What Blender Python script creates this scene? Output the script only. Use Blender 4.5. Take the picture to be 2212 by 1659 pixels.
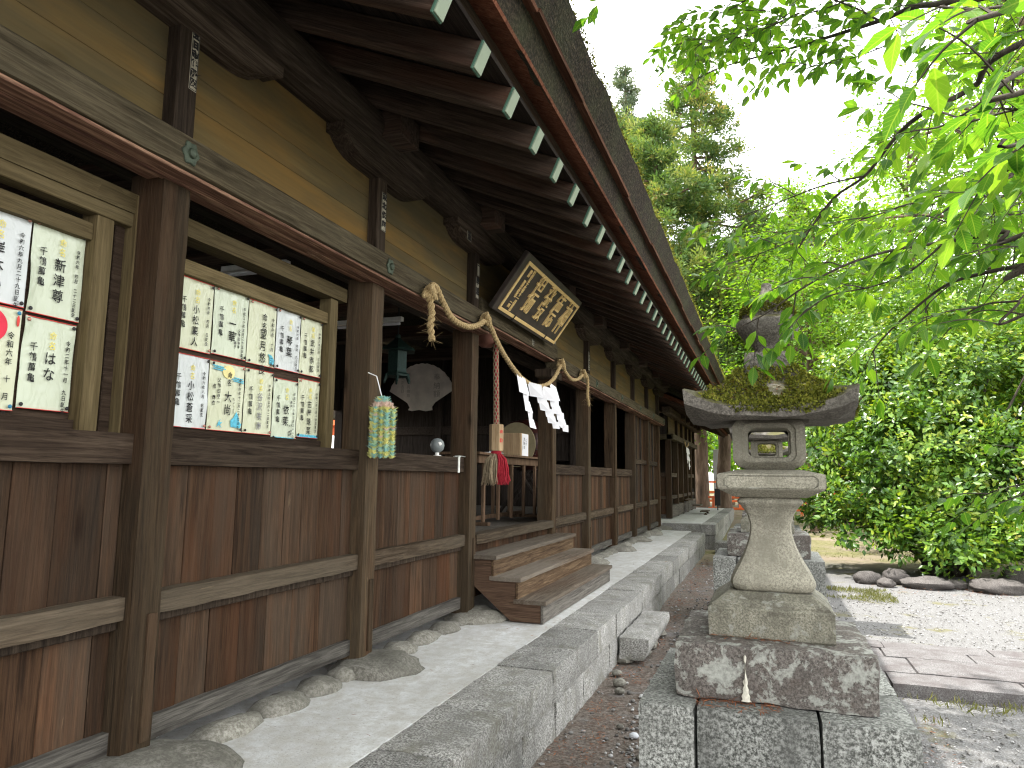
import bpy, math, random
import numpy as np
from mathutils import Vector, Matrix, noise as mnoise
random.seed(7); rng = np.random.default_rng(7)
S = bpy.context.scene
for o in list(bpy.data.objects): bpy.data.objects.remove(o)
COL = S.collection
R = math.radians

# ------------------------------------------------------------------ camera
CAM = np.array([2.5, 0.0, 1.7]); FPX, PCX, PCY = 1534.0, 1106.0, 829.5   # focal length and centre for a 2212 x 1659 view
BM = np.array([[0.94241036, -0.03323, -0.33280397], [0.33428418, 0.12573713, 0.93404725], [0.01080743, -0.9915069, 0.12960424]])
cd = bpy.data.cameras.new('camera'); cam = bpy.data.objects.new('camera', cd); COL.objects.link(cam)
r_, d_, f_ = BM[:, 0], BM[:, 1], BM[:, 2]
cam.matrix_world = Matrix(((r_[0], -d_[0], -f_[0], CAM[0]), (r_[1], -d_[1], -f_[1], CAM[1]), (r_[2], -d_[2], -f_[2], CAM[2]), (0, 0, 0, 1)))
cd.sensor_width = 36; cd.lens = 36 * FPX / 2212; cd.clip_start = .05; cd.clip_end = 2000
S.camera = cam
def ray(p): return BM @ np.array([p[0] - PCX, p[1] - PCY, FPX])
def atY(p, y): r = ray(p); return CAM + r * (y / r[1])
def atX(p, x): r = ray(p); return CAM + r * ((x - 2.5) / r[0])
def atD(p, d): r = ray(p); return CAM + r / FPX * d

# ------------------------------------------------------------------ light
SUNV = Vector((-0.40, 0.0, 0.90)).normalized()
sd = bpy.data.lights.new('sun', 'SUN'); sun = bpy.data.objects.new('sun', sd); COL.objects.link(sun)
sd.energy = 2.7; sd.angle = R(.53); sd.color = (1, .965, .92)
sun.rotation_euler = SUNV.to_track_quat('Z', 'Y').to_euler(); sun.location = (-20, 10, 40)
W = bpy.data.worlds.new('World'); S.world = W; W.use_nodes = True
nt = W.node_tree; nt.nodes.clear()
wo = nt.nodes.new('ShaderNodeOutputWorld'); bg = nt.nodes.new('ShaderNodeBackground'); sky = nt.nodes.new('ShaderNodeTexSky')
sky.sky_type = 'NISHITA'; sky.sun_disc = False; sky.sun_elevation = math.asin(SUNV.z); sky.sun_rotation = math.atan2(SUNV.x, SUNV.y)
sky.air_density = 1.2; sky.dust_density = 2.0
tc = nt.nodes.new('ShaderNodeTexCoord'); cn = nt.nodes.new('ShaderNodeTexNoise'); cn.inputs['Scale'].default_value = 2.2; cn.inputs['Detail'].default_value = 5
mr = nt.nodes.new('ShaderNodeMapRange'); mr.inputs['From Min'].default_value = .3; mr.inputs['From Max'].default_value = .6; mr.inputs['To Min'].default_value = .55; mr.inputs['To Max'].default_value = .95
mx = nt.nodes.new('ShaderNodeMix'); mx.data_type = 'RGBA'; mx.inputs['B'].default_value = (8.6, 8.5, 8.4, 1)      # thin white cloud over the blue
nt.links.new(tc.outputs['Generated'], cn.inputs['Vector']); nt.links.new(cn.outputs['Fac'], mr.inputs['Value']); nt.links.new(mr.outputs['Result'], mx.inputs['Factor'])
nt.links.new(sky.outputs['Color'], mx.inputs['A']); nt.links.new(mx.outputs['Result'], bg.inputs['Color']); nt.links.new(bg.outputs[0], wo.inputs[0])
bg.inputs['Strength'].default_value = 0.15
S.view_settings.view_transform = 'Standard'; S.view_settings.look = 'None'; S.view_settings.gamma = 1.0; S.view_settings.exposure = 1.95
S.render.engine = 'CYCLES'
S.cycles.use_denoising = True; S.cycles.denoiser = 'OPENIMAGEDENOISE'
S.cycles.max_bounces = 8; S.cycles.diffuse_bounces = 4; S.cycles.glossy_bounces = 3; S.cycles.transmission_bounces = 4; S.cycles.transparent_max_bounces = 4
S.cycles.filter_width = 1.2
S.cycles.caustics_reflective = False; S.cycles.caustics_refractive = False

# ------------------------------------------------------------------ materials
class G:
    def __init__(s, name):
        s.m = bpy.data.materials.new(name); s.m.use_nodes = True; s.t = s.m.node_tree; s.t.nodes.clear()
        s.out = s.n('ShaderNodeOutputMaterial'); s.b = s.n('ShaderNodeBsdfPrincipled'); s.t.links.new(s.b.outputs[0], s.out.inputs[0])
        s.b.inputs['Roughness'].default_value = .8; s.b.inputs['Specular IOR Level'].default_value = .3
    def n(s, t, **k):
        x = s.t.nodes.new(t)
        for a, v in k.items(): setattr(x, a, v)
        return x
    def put(s, sock, v):
        if isinstance(v, bpy.types.NodeSocket): s.t.links.new(v, sock)
        elif isinstance(v, (tuple, list)) and len(v) == 3 and sock.type == 'RGBA': sock.default_value = (*v, 1)
        else: sock.default_value = v
    def coord(s, kind='Object'): return s.n('ShaderNodeTexCoord').outputs[kind]
    def attr(s, a='tone'): return s.n('ShaderNodeAttribute', attribute_name=a).outputs['Fac']
    def map(s, v, sc, loc=(0, 0, 0)):
        x = s.n('ShaderNodeMapping'); s.put(x.inputs['Vector'], v); x.inputs['Scale'].default_value = sc; x.inputs['Location'].default_value = loc; return x.outputs[0]
    def noise(s, v, sc=1, det=4, rough=.55, dist=0):
        x = s.n('ShaderNodeTexNoise'); s.put(x.inputs['Vector'], v); x.inputs['Scale'].default_value = sc; x.inputs['Detail'].default_value = det
        x.inputs['Roughness'].default_value = rough; x.inputs['Distortion'].default_value = dist; return x.outputs['Fac']
    def vor(s, v, sc, feat='F1', out='Distance'):
        x = s.n('ShaderNodeTexVoronoi', feature=feat); s.put(x.inputs['Vector'], v); x.inputs['Scale'].default_value = sc; return x.outputs[out]
    def ramp(s, f, st):
        x = s.n('ShaderNodeValToRGB'); e = x.color_ramp.elements
        while len(e) < len(st): e.new(.5)
        for i, (p, c) in enumerate(st): e[i].position = p; e[i].color = (*c, 1) if not isinstance(c, (int, float)) else (c, c, c, 1)
        s.put(x.inputs[0], f); return x.outputs[0]
    def math(s, op, a, b=0, clamp=False):
        x = s.n('ShaderNodeMath', operation=op, use_clamp=clamp); s.put(x.inputs[0], a); s.put(x.inputs[1], b); return x.outputs[0]
    def vadd(s, a, b):
        x = s.n('ShaderNodeVectorMath', operation='ADD'); s.put(x.inputs[0], a); s.put(x.inputs[1], b); return x.outputs[0]
    def vmul(s, a, b):
        x = s.n('ShaderNodeVectorMath', operation='MULTIPLY'); s.put(x.inputs[0], a); s.put(x.inputs[1], b); return x.outputs[0]
    def mix(s, f, a, b, bl='MIX'):
        x = s.n('ShaderNodeMix', data_type='RGBA', blend_type=bl); s.put(x.inputs['Factor'], f); s.put(x.inputs['A'], a); s.put(x.inputs['B'], b); return x.outputs['Result']
    def bump(s, h, st=.4, dist=.01, nrm=None):
        x = s.n('ShaderNodeBump'); x.inputs['Strength'].default_value = st; x.inputs['Distance'].default_value = dist; s.put(x.inputs['Height'], h)
        if nrm is not None: s.put(x.inputs['Normal'], nrm)
        return x.outputs[0]
    def set(s, **k):
        for a, v in k.items():
            if v is not None: s.put(s.b.inputs[a.replace('_', ' ')], v)
        return s.m
    def sep(s, v):
        x = s.n('ShaderNodeSeparateXYZ'); s.put(x.inputs[0], v); return x.outputs

def plain(name, c, rough=.7, metal=0.0, spec=.3, var=.15, sc=12, coat=0):
    g = G(name); f = g.noise(g.coord(), sc, 4); k = g.ramp(f, [(.25, tuple(x * (1 - var) for x in c)), (.75, tuple(min(1, x * (1 + var)) for x in c))])
    return g.set(Base_Color=k, Roughness=rough, Metallic=metal, Specular_IOR_Level=spec, Coat_Weight=coat)

def wood(name, cd, cm, cl, axis='z', worn=(.32, .24, .15), worn_amt=.35, grey=None, grey_amt=.4, rough=.78, fine=38., bump=.5, stain=None, stain_amt=.5, tv=.55):
    g = G(name); co = g.coord(); tone = g.attr()
    ri = g.n('ShaderNodeObjectInfo').outputs['Random']
    off = g.math('ADD', g.math('MULTIPLY', tone, 37.0), g.math('MULTIPLY', ri, 53.0))
    cv = g.n('ShaderNodeCombineXYZ')
    for i in range(3): g.put(cv.inputs[i], off)
    co = g.vadd(co, cv.outputs[0])
    st = {'x': (.045, 1, 1), 'y': (1, .045, 1), 'z': (1, 1, .045)}[axis]
    v = g.map(co, tuple(q * fine for q in st)); v2 = g.map(co, tuple(q * fine * 4 for q in st)); v3 = g.map(co, {'x': (.5, 3, 3), 'y': (3, .5, 3), 'z': (3, 3, .5)}[axis])
    n1 = g.noise(v, 1, 6, .62, .9); n2 = g.noise(v2, 1, 3, .6, .2); n3 = g.noise(v3, 1.1, 4, .6, .5); n4 = g.noise(g.map(co, tuple(q * fine * .55 for q in st), (3.1, 7.7, 1.3)), 1, 5, .7, 1.4)
    c = g.ramp(n1, [(.30, cd), (.48, cm), (.70, cl)])
    c = g.mix(g.ramp(n2, [(.48, 0.0), (.66, .55)]), c, tuple(q * .7 for q in cd))
    n5 = g.noise(g.map(co, tuple(q * fine * 2.2 for q in st), (9.1, 2.7, 5.3)), 1, 4, .7, .3); c = g.mix(g.ramp(n5, [(.62, 0.0), (.76, .4)]), c, tuple(min(1, q * 1.4) for q in cl))
    if stain: c = g.mix(g.math('MULTIPLY', g.ramp(n3, [(.48, 0.0), (.66, 1.0)]), stain_amt), c, stain)
    if grey: c = g.mix(g.math('MULTIPLY', g.ramp(g.noise(v3, .8, 5, .65, .3), [(.42, 0.0), (.6, 1.0)]), grey_amt), c, grey)
    c = g.mix(g.math('MULTIPLY', g.ramp(n4, [(.66, 0.0), (.74, 1.0)]), worn_amt), c, worn)
    k = g.math('MULTIPLY', g.math('ADD', g.math('MULTIPLY', tone, tv), 1 - tv * .5), .84)
    kk = g.n('ShaderNodeCombineColor')
    for i in range(3): g.put(kk.inputs[i], k)
    c = g.mix(1.0, c, kk.outputs[0], 'MULTIPLY')
    # knots
    kn = g.vor(g.map(co, tuple(max(q, .3) * 3.3 for q in st)), 1.0); c = g.mix(g.ramp(kn, [(.035, .8), (.10, 0.0)]), c, tuple(x * .5 for x in cd))
    h = g.math('ADD', g.math('MULTIPLY', n1, 1.0), g.math('MULTIPLY', n2, .8))
    return g.set(Base_Color=c, Roughness=g.ramp(n1, [(.3, rough + .1), (.7, rough - .1)]), Normal=g.bump(h, bump, .012), Specular_IOR_Level=.10)

def granite(name, base, dark, lite, lichen=None, lich_amt=.0, lich_pos=.55, moss=None, moss_amt=0, sc=1.0, bump=.5, stain=None):
    g = G(name); ri = g.n('ShaderNodeObjectInfo').outputs['Random']; cv = g.n('ShaderNodeCombineXYZ'); tone = g.attr()
    for i in range(3): g.put(cv.inputs[i], g.math('ADD', g.math('MULTIPLY', ri, 41.0), g.math('MULTIPLY', tone, 17.0)))
    co = g.vadd(g.coord(), cv.outputs[0])
    a = g.noise(co, 85 * sc, 4, .75); b = g.noise(co, 190 * sc, 2, .6); w = g.noise(co, 3.2, 5, .65); f = g.noise(co, 28 * sc, 4, .6)
    c = g.ramp(a, [(.41, dark), (.5, base), (.60, lite)])
    c = g.mix(g.ramp(b, [(.55, 0.0), (.68, .65)]), c, lite); c = g.mix(g.ramp(b, [(.30, .8), (.40, 0.0)]), c, dark)
    c = g.mix(g.ramp(w, [(.35, .55), (.62, 0.0)]), c, tuple(x * .55 for x in base))
    if stain: c = g.mix(g.ramp(g.noise(co, 5.5, 6, .7, .4), [(.5, 0.0), (.66, .75)]), c, stain)
    c = g.mix(g.ramp(g.noise(g.map(co, (7, 7, .8)), 1, 5, .65), [(.52, 0.0), (.66, .45)]), c, tuple(x * .5 for x in base))
    if lichen:
        l = g.noise(co, 9.0, 10, .72, .35); l2 = g.noise(co, 30, 4, .6)
        c = g.mix(g.math('MULTIPLY', g.ramp(g.math('ADD', l, g.math('MULTIPLY', g.math('SUBTRACT', l2, .5), .34)), [(lich_pos, 0.0), (lich_pos + .02, .6), (lich_pos + .08, 1.0)]), lich_amt), c, g.mix(g.ramp(g.noise(co, 55, 4, .7), [(.38, .75), (.58, 0.0)]), lichen, tuple(x * .5 for x in lichen)))
    if moss:
        nz = g.sep(g.n('ShaderNodeNewGeometry').outputs['Normal'])[2]
        mm = g.math('MULTIPLY', g.ramp(nz, [(.35, 0.0), (.75, 1.0)]), g.ramp(g.noise(co, 6, 6, .7), [(.4, 0.0), (.55, 1.0)]))
        c = g.mix(g.math('MULTIPLY', mm, moss_amt), c, moss)
    kk = g.n('ShaderNodeCombineColor'); k = g.math('ADD', g.math('MULTIPLY', tone, .5), .75)
    for i in range(3): g.put(kk.inputs[i], k)
    c = g.mix(1.0, c, kk.outputs[0], 'MULTIPLY')
    h = g.math('ADD', g.math('MULTIPLY', f, .9), g.math('MULTIPLY', a, .35))
    return g.set(Base_Color=c, Roughness=.85, Normal=g.bump(h, bump, .008), Specular_IOR_Level=.3)

def leafmat(name, stops, trans=.4, rough=.4, spec=.45, tint=(1.25, 1.15, .45), vein=False):
    g = G(name); c = g.ramp(g.attr(), stops)
    if vein:      # pale midrib and side veins from the blade's own length and width coordinates
        u, v = g.attr('along'), g.math('ABSOLUTE', g.attr('across')); w = g.math('ABSOLUTE', g.math('SUBTRACT', g.math('FRACT', g.math('SUBTRACT', g.math('MULTIPLY', u, 9.0), g.math('MULTIPLY', v, 2.2))), .5))
        side = g.ramp(w, [(.02, .45), (.10, 0.0)]); mid = g.ramp(v, [(.03, .8), (.09, 0.0)]); vn = g.math('MAXIMUM', side, mid)
        blot = g.ramp(g.noise(g.coord(), 45, 4, .7), [(.66, 0.0), (.74, .6)])
        c = g.mix(blot, c, (.16, .13, .03)); c = g.mix(vn, c, g.mix(.5, c, (.32, .42, .12))); g.set(Normal=g.bump(g.math('SUBTRACT', 1.0, vn), .35, .002))
    g.set(Base_Color=c, Roughness=rough, Specular_IOR_Level=spec)
    tr = g.n('ShaderNodeBsdfTranslucent'); g.put(tr.inputs['Color'], g.mix(1.0, c, tint, 'MULTIPLY'))
    ms = g.n('ShaderNodeMixShader'); ms.inputs[0].default_value = trans
    g.t.links.new(g.b.outputs[0], ms.inputs[1]); g.t.links.new(tr.outputs[0], ms.inputs[2]); g.t.links.new(ms.outputs[0], g.out.inputs[0])
    return g.m

M = {}
M['post'] = wood('post wood', (.022, .014, .008), (.056, .035, .019), (.10, .065, .035), 'z', grey=(.060, .050, .034), grey_amt=.5, stain=(.10, .048, .026), stain_amt=.4)
M['strut'] = wood('strut wood', (.022, .016, .012), (.046, .033, .023), (.085, .062, .043), 'z', worn_amt=.2)
M['wains'] = wood('wainscot wood', (.022, .012, .007), (.054, .029, .0155), (.095, .050, .026), 'z', grey=(.052, .043, .032), grey_amt=.5, stain=(.105, .042, .018), stain_amt=.6, worn=(.34, .24, .14), worn_amt=.45, tv=.8)
M['rail'] = wood('rail wood', (.03, .021, .013), (.068, .048, .031), (.125, .094, .064), 'y', grey=(.095, .08, .058), grey_amt=.5)
M['toprail'] = wood('top rail wood', (.020, .013, .009), (.050, .034, .023), (.092, .066, .045), 'y', worn_amt=.2)
M['sill'] = wood('sill wood', (.035, .031, .027), (.08, .074, .065), (.14, .13, .112), 'y', worn=(.40, .30, .2), worn_amt=.25)
M['beam'] = wood('lintel wood', (.028, .021, .012), (.078, .061, .036), (.14, .114, .07), 'y', grey=(.085, .074, .047), grey_amt=.5, worn=(.38, .28, .16), worn_amt=.3)
M['beamred'] = wood('bare lintel underside', (.07, .034, .025), (.19, .098, .066), (.46, .28, .18), 'y', worn=(.70, .50, .33), worn_amt=.7, fine=34, bump=.9)
M['eave'] = wood('eave beam wood', (.022, .016, .011), (.058, .042, .030), (.115, .088, .066), 'y', worn=(.28, .22, .16), worn_amt=.3)
M['frieze'] = wood('frieze board', (.15, .108, .046), (.145, .106, .045), (.172, .127, .055), 'y', grey=(.085, .072, .042), grey_amt=.8, stain=(.24, .135, .036), stain_amt=.7, worn=(.13, .09, .045), worn_amt=.25, fine=15, bump=.12, tv=.12)
M['rafter'] = wood('rafter wood', (.026, .018, .014), (.058, .041, .031), (.105, .075, .056), 'x', stain=(.12, .055, .033), stain_amt=.5, worn_amt=.15)
M['board'] = wood('roof board', (.012, .009, .008), (.024, .018, .015), (.04, .03, .024), 'y', worn_amt=.05)
M['soffit'] = wood('red soffit board', (.085, .030, .017), (.16, .058, .032), (.23, .10, .058), 'x', worn=(.42, .26, .16), worn_amt=.12)
M['fascia'] = wood('fascia wood', (.026, .018, .012), (.06, .043, .030), (.11, .082, .058), 'y', stain=(.15, .085, .055), stain_amt=.5)
M['lath'] = wood('red lath', (.07, .028, .016), (.13, .055, .032), (.22, .11, .068), 'y')
M['frame'] = wood('notice frame wood', (.055, .039, .018), (.105, .077, .036), (.16, .12, .06), 'y', grey=(.17, .14, .075), grey_amt=.4, worn_amt=.2, bump=.25)
M['framez'] = wood('notice stile wood', (.055, .039, .018), (.10, .074, .035), (.155, .115, .057), 'z', grey=(.17, .14, .075), grey_amt=.4, worn_amt=.2, bump=.25)
M['back'] = wood('dark backing', (.025, .016, .011), (.045, .03, .02), (.07, .048, .033), 'y')
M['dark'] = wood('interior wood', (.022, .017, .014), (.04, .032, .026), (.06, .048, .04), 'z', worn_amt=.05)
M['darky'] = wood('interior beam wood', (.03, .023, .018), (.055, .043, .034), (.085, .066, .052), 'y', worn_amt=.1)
M['floorw'] = wood('floor boards', (.08, .07, .058), (.14, .125, .105), (.20, .18, .15), 'y')
M['step'] = wood('step wood', (.06, .044, .032), (.125, .097, .072), (.20, .162, .125), 'y', grey=(.18, .158, .13), grey_amt=.6, stain=(.095, .058, .038), stain_amt=.5)
M['riser'] = wood('riser wood', (.05, .030, .018), (.10, .064, .038), (.19, .13, .076), 'y', worn=(.28, .19, .105), worn_amt=.5)
M['stepgrey'] = wood('bottom riser wood', (.09, .08, .07), (.17, .155, .135), (.25, .23, .2), 'y', worn_amt=.2)
M['stringer'] = wood('stringer wood', (.045, .028, .019), (.085, .052, .034), (.13, .082, .055), 'x')
M['table'] = wood('table wood', (.09, .055, .034), (.15, .095, .058), (.21, .14, .09), 'z', worn_amt=.1)
M['pale'] = wood('pale new wood', (.34, .23, .125), (.48, .34, .20), (.58, .44, .27), 'z', worn_amt=0, bump=.15)
M['black'] = plain('black paint', (.02, .02, .02), .5)
M['ink'] = plain('ink', (.012, .012, .013), .7, var=0)
M['greyink'] = plain('faded ink', (.22, .22, .22), .7, var=0)
M['gold'] = plain('gold paint', (.72, .60, .06), .45, var=.1)
M['signgold'] = plain('sign gold leaf', (.74, .53, .23), .42, var=.12, metal=.15)
M['redink'] = plain('red ink', (.55, .05, .04), .6)
M['red'] = plain('red paper', (.60, .02, .05), .5)
M['blueprint'] = plain('blue print', (.10, .42, .55), .6, var=.4, sc=60)
M['yellowprint'] = plain('yellow print', (.75, .66, .30), .6)
M['sage'] = plain('sage green paint', (.25, .30, .22), .6, var=.12, sc=9)
M['edge'] = plain('dark green paint', (.06, .13, .09), .6)
M['patina'] = plain('green bronze', (.055, .070, .048), .55, metal=.4, var=.35, sc=60)
M['darkpatina'] = plain('dark bronze', (.016, .036, .029), .5, metal=.3, var=.4, sc=50)
M['copper'] = plain('copper bell', (.36, .17, .13), .38, metal=.7, var=.15)
M['white'] = plain('white paper', (.80, .80, .82), .75, var=.03)
M['whitemetal'] = plain('white enamel', (.7, .7, .66), .4)
M['greyplastic'] = plain('grey plastic', (.17, .19, .19), .4, var=.08)
M['steel'] = plain('steel', (.42, .42, .4), .45, metal=.8)
M['vermilion'] = plain('vermilion paint', (.80, .17, .055), .5, var=.12, sc=5)
M['tassred'] = plain('red cord', (.36, .02, .035), .85, var=.3, sc=40)
M['tassbeige'] = plain('beige cord', (.34, .27, .175), .9, var=.25, sc=40)
M['drumskin'] = plain('drum skin', (.34, .29, .17), .6)
M['drumred'] = plain('red lacquer', (.035, .007, .005), .4)
M['plasticblue'] = plain('blue pin', (.02, .16, .28), .3)
M['fan'] = plain('pale fan board', (.82, .78, .72), .7, var=.2, sc=4)
M['greytext'] = plain('faint lettering', (.42, .39, .35), .8)
M['drip'] = plain('resin drip', (.52, .50, .42), .7, var=.35, sc=60)
M['monument'] = plain('pale monument stone', (.52, .54, .57), .8, var=.12, sc=3)
# straw rope
g = G('straw rope'); co = g.coord(); c = g.ramp(g.noise(co, 90, 5, .7), [(.3, (.20, .135, .06)), (.5, (.40, .29, .14)), (.72, (.58, .46, .26))])
M['rope'] = g.set(Base_Color=c, Roughness=.9, Normal=g.bump(g.noise(co, 160, 4, .7), .7, .006))
# plaque
g = G('sign board lacquer'); co = g.coord(); c = g.ramp(g.noise(g.map(co, (6, 6, 6)), 1, 6, .6, .8), [(.35, (.020, .016, .014)), (.65, (.05, .036, .03))])
M['plaque'] = g.set(Base_Color=c, Roughness=.5, Normal=g.bump(g.noise(co, 30, 5), .2, .004))
# stickers
M['sticker'] = plain('aged paper sticker', (.36, .33, .25), .8, var=.25, sc=40)
M['stickerw'] = plain('white paper sticker', (.60, .59, .55), .8, var=.12, sc=40)
# sheets in plastic sleeves, with reflected greenery tinted into the base colour
def sheetmat(name, c):
    g = G(name); co = g.coord(); ri = g.n('ShaderNodeObjectInfo').outputs['Random']; cv = g.n('ShaderNodeCombineXYZ')
    for i in range(3): g.put(cv.inputs[i], g.math('MULTIPLY', ri, 31.0))
    co = g.vadd(co, cv.outputs[0])
    k = g.ramp(g.noise(co, 6, 5), [(.3, tuple(x * .93 for x in c)), (.7, c)])
    h = g.math('ADD', g.noise(g.map(co, (1, 2.2, 1)), 9, 3, .5, 2.5), g.math('MULTIPLY', g.vor(co, 14, 'SMOOTH_F1'), .5))
    x = g.n('ShaderNodeBump'); x.inputs['Strength'].default_value = .35; x.inputs['Distance'].default_value = .03; g.put(x.inputs['Height'], h)
    g.put(g.b.inputs['Coat Normal'], x.outputs[0])
    return g.set(Base_Color=k, Roughness=.6, Coat_Weight=1.0, Coat_Roughness=.08)
M['sheet'] = sheetmat('cream sheet in plastic sleeve', (.54, .56, .39)); M['sheetw'] = sheetmat('white sheet in plastic sleeve', (.55, .58, .57)); M['sheetg'] = sheetmat('reflection-tinted sheet in plastic sleeve', (.52, .57, .43))
# bark roof, moss
g = G('layered bark thatch'); co = g.coord(); a = g.noise(g.map(co, (30, 12, 60)), 1, 5, .7); b = g.noise(co, 55, 4, .7)
c = g.ramp(b, [(.38, (.007, .005, .0035)), (.5, (.024, .017, .011)), (.66, (.085, .062, .04))]); c = g.mix(g.ramp(g.noise(co, 2.2, 5, .6), [(.45, 0.0), (.7, .5)]), c, (.05, .06, .025))
M['bark'] = g.set(Base_Color=c, Roughness=.95, Normal=g.bump(g.math('ADD', a, b), .9, .02))
M['moss'] = leafmat('moss', [(0, (.055, .058, .012)), (.4, (.12, .135, .022)), (.75, (.195, .205, .032)), (1, (.28, .26, .055))], .15, .9, .1)
M['needles'] = leafmat('fallen needles', [(0, (.14, .05, .025)), (.5, (.25, .09, .045)), (1, (.36, .17, .09))], .1, .9, .1)
# stones
M['kerb'] = granite('kerb granite', (.25, .245, .228), (.085, .083, .075), (.50, .495, .47), stain=(.15, .145, .115), bump=.8)
M['lantern'] = granite('lantern stone', (.255, .240, .188), (.16, .15, .118), (.335, .318, .255), stain=(.175, .165, .128), sc=1.3, bump=.4)
M['kasa'] = granite('lantern roof stone', (.15, .135, .115), (.07, .064, .055), (.24, .22, .19), lichen=(.30, .29, .26), lich_amt=.6, lich_pos=.66, moss=(.09, .085, .02), moss_amt=.8, stain=(.06, .055, .045))
M['plinth'] = granite('lichened plinth stone', (.105, .093, .083), (.045, .039, .034), (.18, .162, .145), lichen=(.32, .33, .295), lich_amt=.85, lich_pos=.512, stain=(.07, .053, .043))
M['plinthbase'] = granite('plinth granite', (.185, .188, .172), (.05, .052, .046), (.42, .43, .40), lichen=(.40, .41, .38), lich_amt=.5, lich_pos=.60, sc=.75, bump=.7)
M['basestone'] = granite('moulded base stone', (.20, .19, .145), (.10, .095, .072), (.29, .28, .225), lichen=(.30, .305, .265), lich_amt=.75, lich_pos=.545, stain=(.06, .055, .042), sc=1.3)
M['river'] = granite('river stone', (.20, .19, .16), (.13, .122, .10), (.28, .27, .235), stain=(.14, .135, .11), sc=.5, bump=.35)
M['bushrock'] = granite('shade-darkened garden rock', (.085, .076, .07), (.04, .035, .032), (.14, .128, .118), lichen=(.2, .2, .185), lich_amt=.4, lich_pos=.62)  # base darkened: shade of the overhanging bush is put into the colour
g = G('pale concrete'); co = g.coord(); n1 = g.noise(g.map(co, (2.2, 1.3, 1)), 1.5, 9, .74, .15); n2 = g.noise(co, 70, 3, .6); n3 = g.noise(co, 9, 6, .7)
c = g.ramp(n1, [(.3, (.40, .39, .365)), (.5, (.52, .525, .515)), (.7, (.66, .675, .675))]); c = g.mix(g.ramp(n3, [(.38, .75), (.55, 0.0)]), c, (.40, .38, .34)); c = g.mix(g.ramp(g.noise(co, 22, 6, .7), [(.40, .6), (.5, 0.0)]), c, (.44, .43, .395)); c = g.mix(g.ramp(n2, [(.32, .7), (.40, 0.0)]), c, (.25, .24, .21))
M['concrete'] = g.set(Base_Color=c, Roughness=.9, Normal=g.bump(g.math('ADD', n2, n3), .3, .006))
g = G('path paving'); co = g.coord(); n = g.noise(co, 120, 4, .65); n1 = g.noise(co, 5, 6, .65)
c = g.ramp(n, [(.4, (.068, .064, .063)), (.5, (.135, .129, .126)), (.6, (.205, .198, .195))]); c = g.mix(g.ramp(n1, [(.38, .75), (.6, 0.0)]), c, (.08, .068, .066))
M['paving'] = g.set(Base_Color=c, Roughness=.9, Normal=g.bump(n1, .5, .01))
# ground: reddish dirt by the kerb, pale gravel to the right, mossy grass farther off
g = G('ground earth and gravel'); co = g.coord('Object'); xyz = g.sep(co); wob = g.noise(co, .9, 5, .6); wb2 = g.noise(co, 5, 4, .6)
sp = g.noise(co, 95, 3, .75); sp2 = g.noise(co, 38, 4, .7); sp3 = g.vor(co, 55)
grav = g.ramp(sp, [(.36, (.085, .08, .076)), (.48, (.185, .185, .185)), (.58, (.262, .262, .262)), (.7, (.355, .355, .357))]); grav = g.mix(g.ramp(sp3, [(.25, 0.0), (.55, .55)]), grav, (.115, .11, .10))
dirt = g.ramp(sp2, [(.36, (.070, .054, .043)), (.5, (.135, .112, .094)), (.64, (.22, .195, .172))]); dirt = g.mix(g.ramp(wb2, [(.52, 0.0), (.66, .5)]), dirt, (.15, .095, .068))
grs = g.ramp(g.noise(co, 9, 7, .75), [(.36, (.07, .075, .028)), (.5, (.16, .155, .062)), (.64, (.25, .22, .125))])
fx = g.ramp(g.math('ADD', g.math('MULTIPLY', xyz[0], .1), g.math('MULTIPLY', wob, .10)), [(.27, 0.0), (.31, 1.0)])
fy = g.ramp(g.math('ADD', g.math('MULTIPLY', xyz[1], .02), g.math('MULTIPLY', wob, .08)), [(.335, 0.0), (.385, 1.0)])
c = g.mix(fx, dirt, grav)
pg = g.ramp(g.noise(co, 1.7, 6, .7), [(.55, 0.0), (.66, .8)]); c = g.mix(g.math('MULTIPLY', pg, g.math('SUBTRACT', 1.0, fx)), c, grav)
mo = g.math('MULTIPLY', g.ramp(g.noise(g.map(co, (1, 1, 1), (5, 3, 0)), 1.3, 6, .7), [(.56, 0.0), (.64, .75)]), fx); c = g.mix(mo, c, (.13, .12, .05))
c = g.mix(fy, c, grs); c = g.mix(g.math('MULTIPLY', fy, g.ramp(g.noise(co, .5, 5, .6), [(.42, 0.0), (.58, .85)])), c, (.25, .20, .155))
M['ground'] = g.set(Base_Color=c, Roughness=.95, Normal=g.bump(g.math('ADD', sp, g.math('MULTIPLY', sp2, .7)), .8, .012), Specular_IOR_Level=.2)
g = G('pebble'); c = g.ramp(g.attr(), [(0, (.08, .075, .07)), (.5, (.19, .185, .175)), (.85, (.30, .295, .285)), (1, (.46, .46, .45))]); M['pebble'] = g.set(Base_Color=c, Roughness=.85)
def barkmat(name, a, b, c_):
    g = G(name); co = g.coord(); n = g.noise(g.map(co, (9, 9, 1.4)), 1, 6, .65, .6); k = g.ramp(n, [(.3, a), (.5, b), (.7, c_)])
    return g.set(Base_Color=k, Roughness=.9, Normal=g.bump(n, .8, .03))
M['twig'] = barkmat('dark twig bark', (.028, .022, .018), (.06, .048, .038), (.11, .095, .078))
M['trunk'] = barkmat('brown trunk bark', (.06, .042, .030), (.13, .088, .062), (.21, .155, .115))
M['palebark'] = barkmat('pinkish trunk bark', (.13, .095, .08), (.26, .19, .165), (.38, .31, .28))

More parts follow.
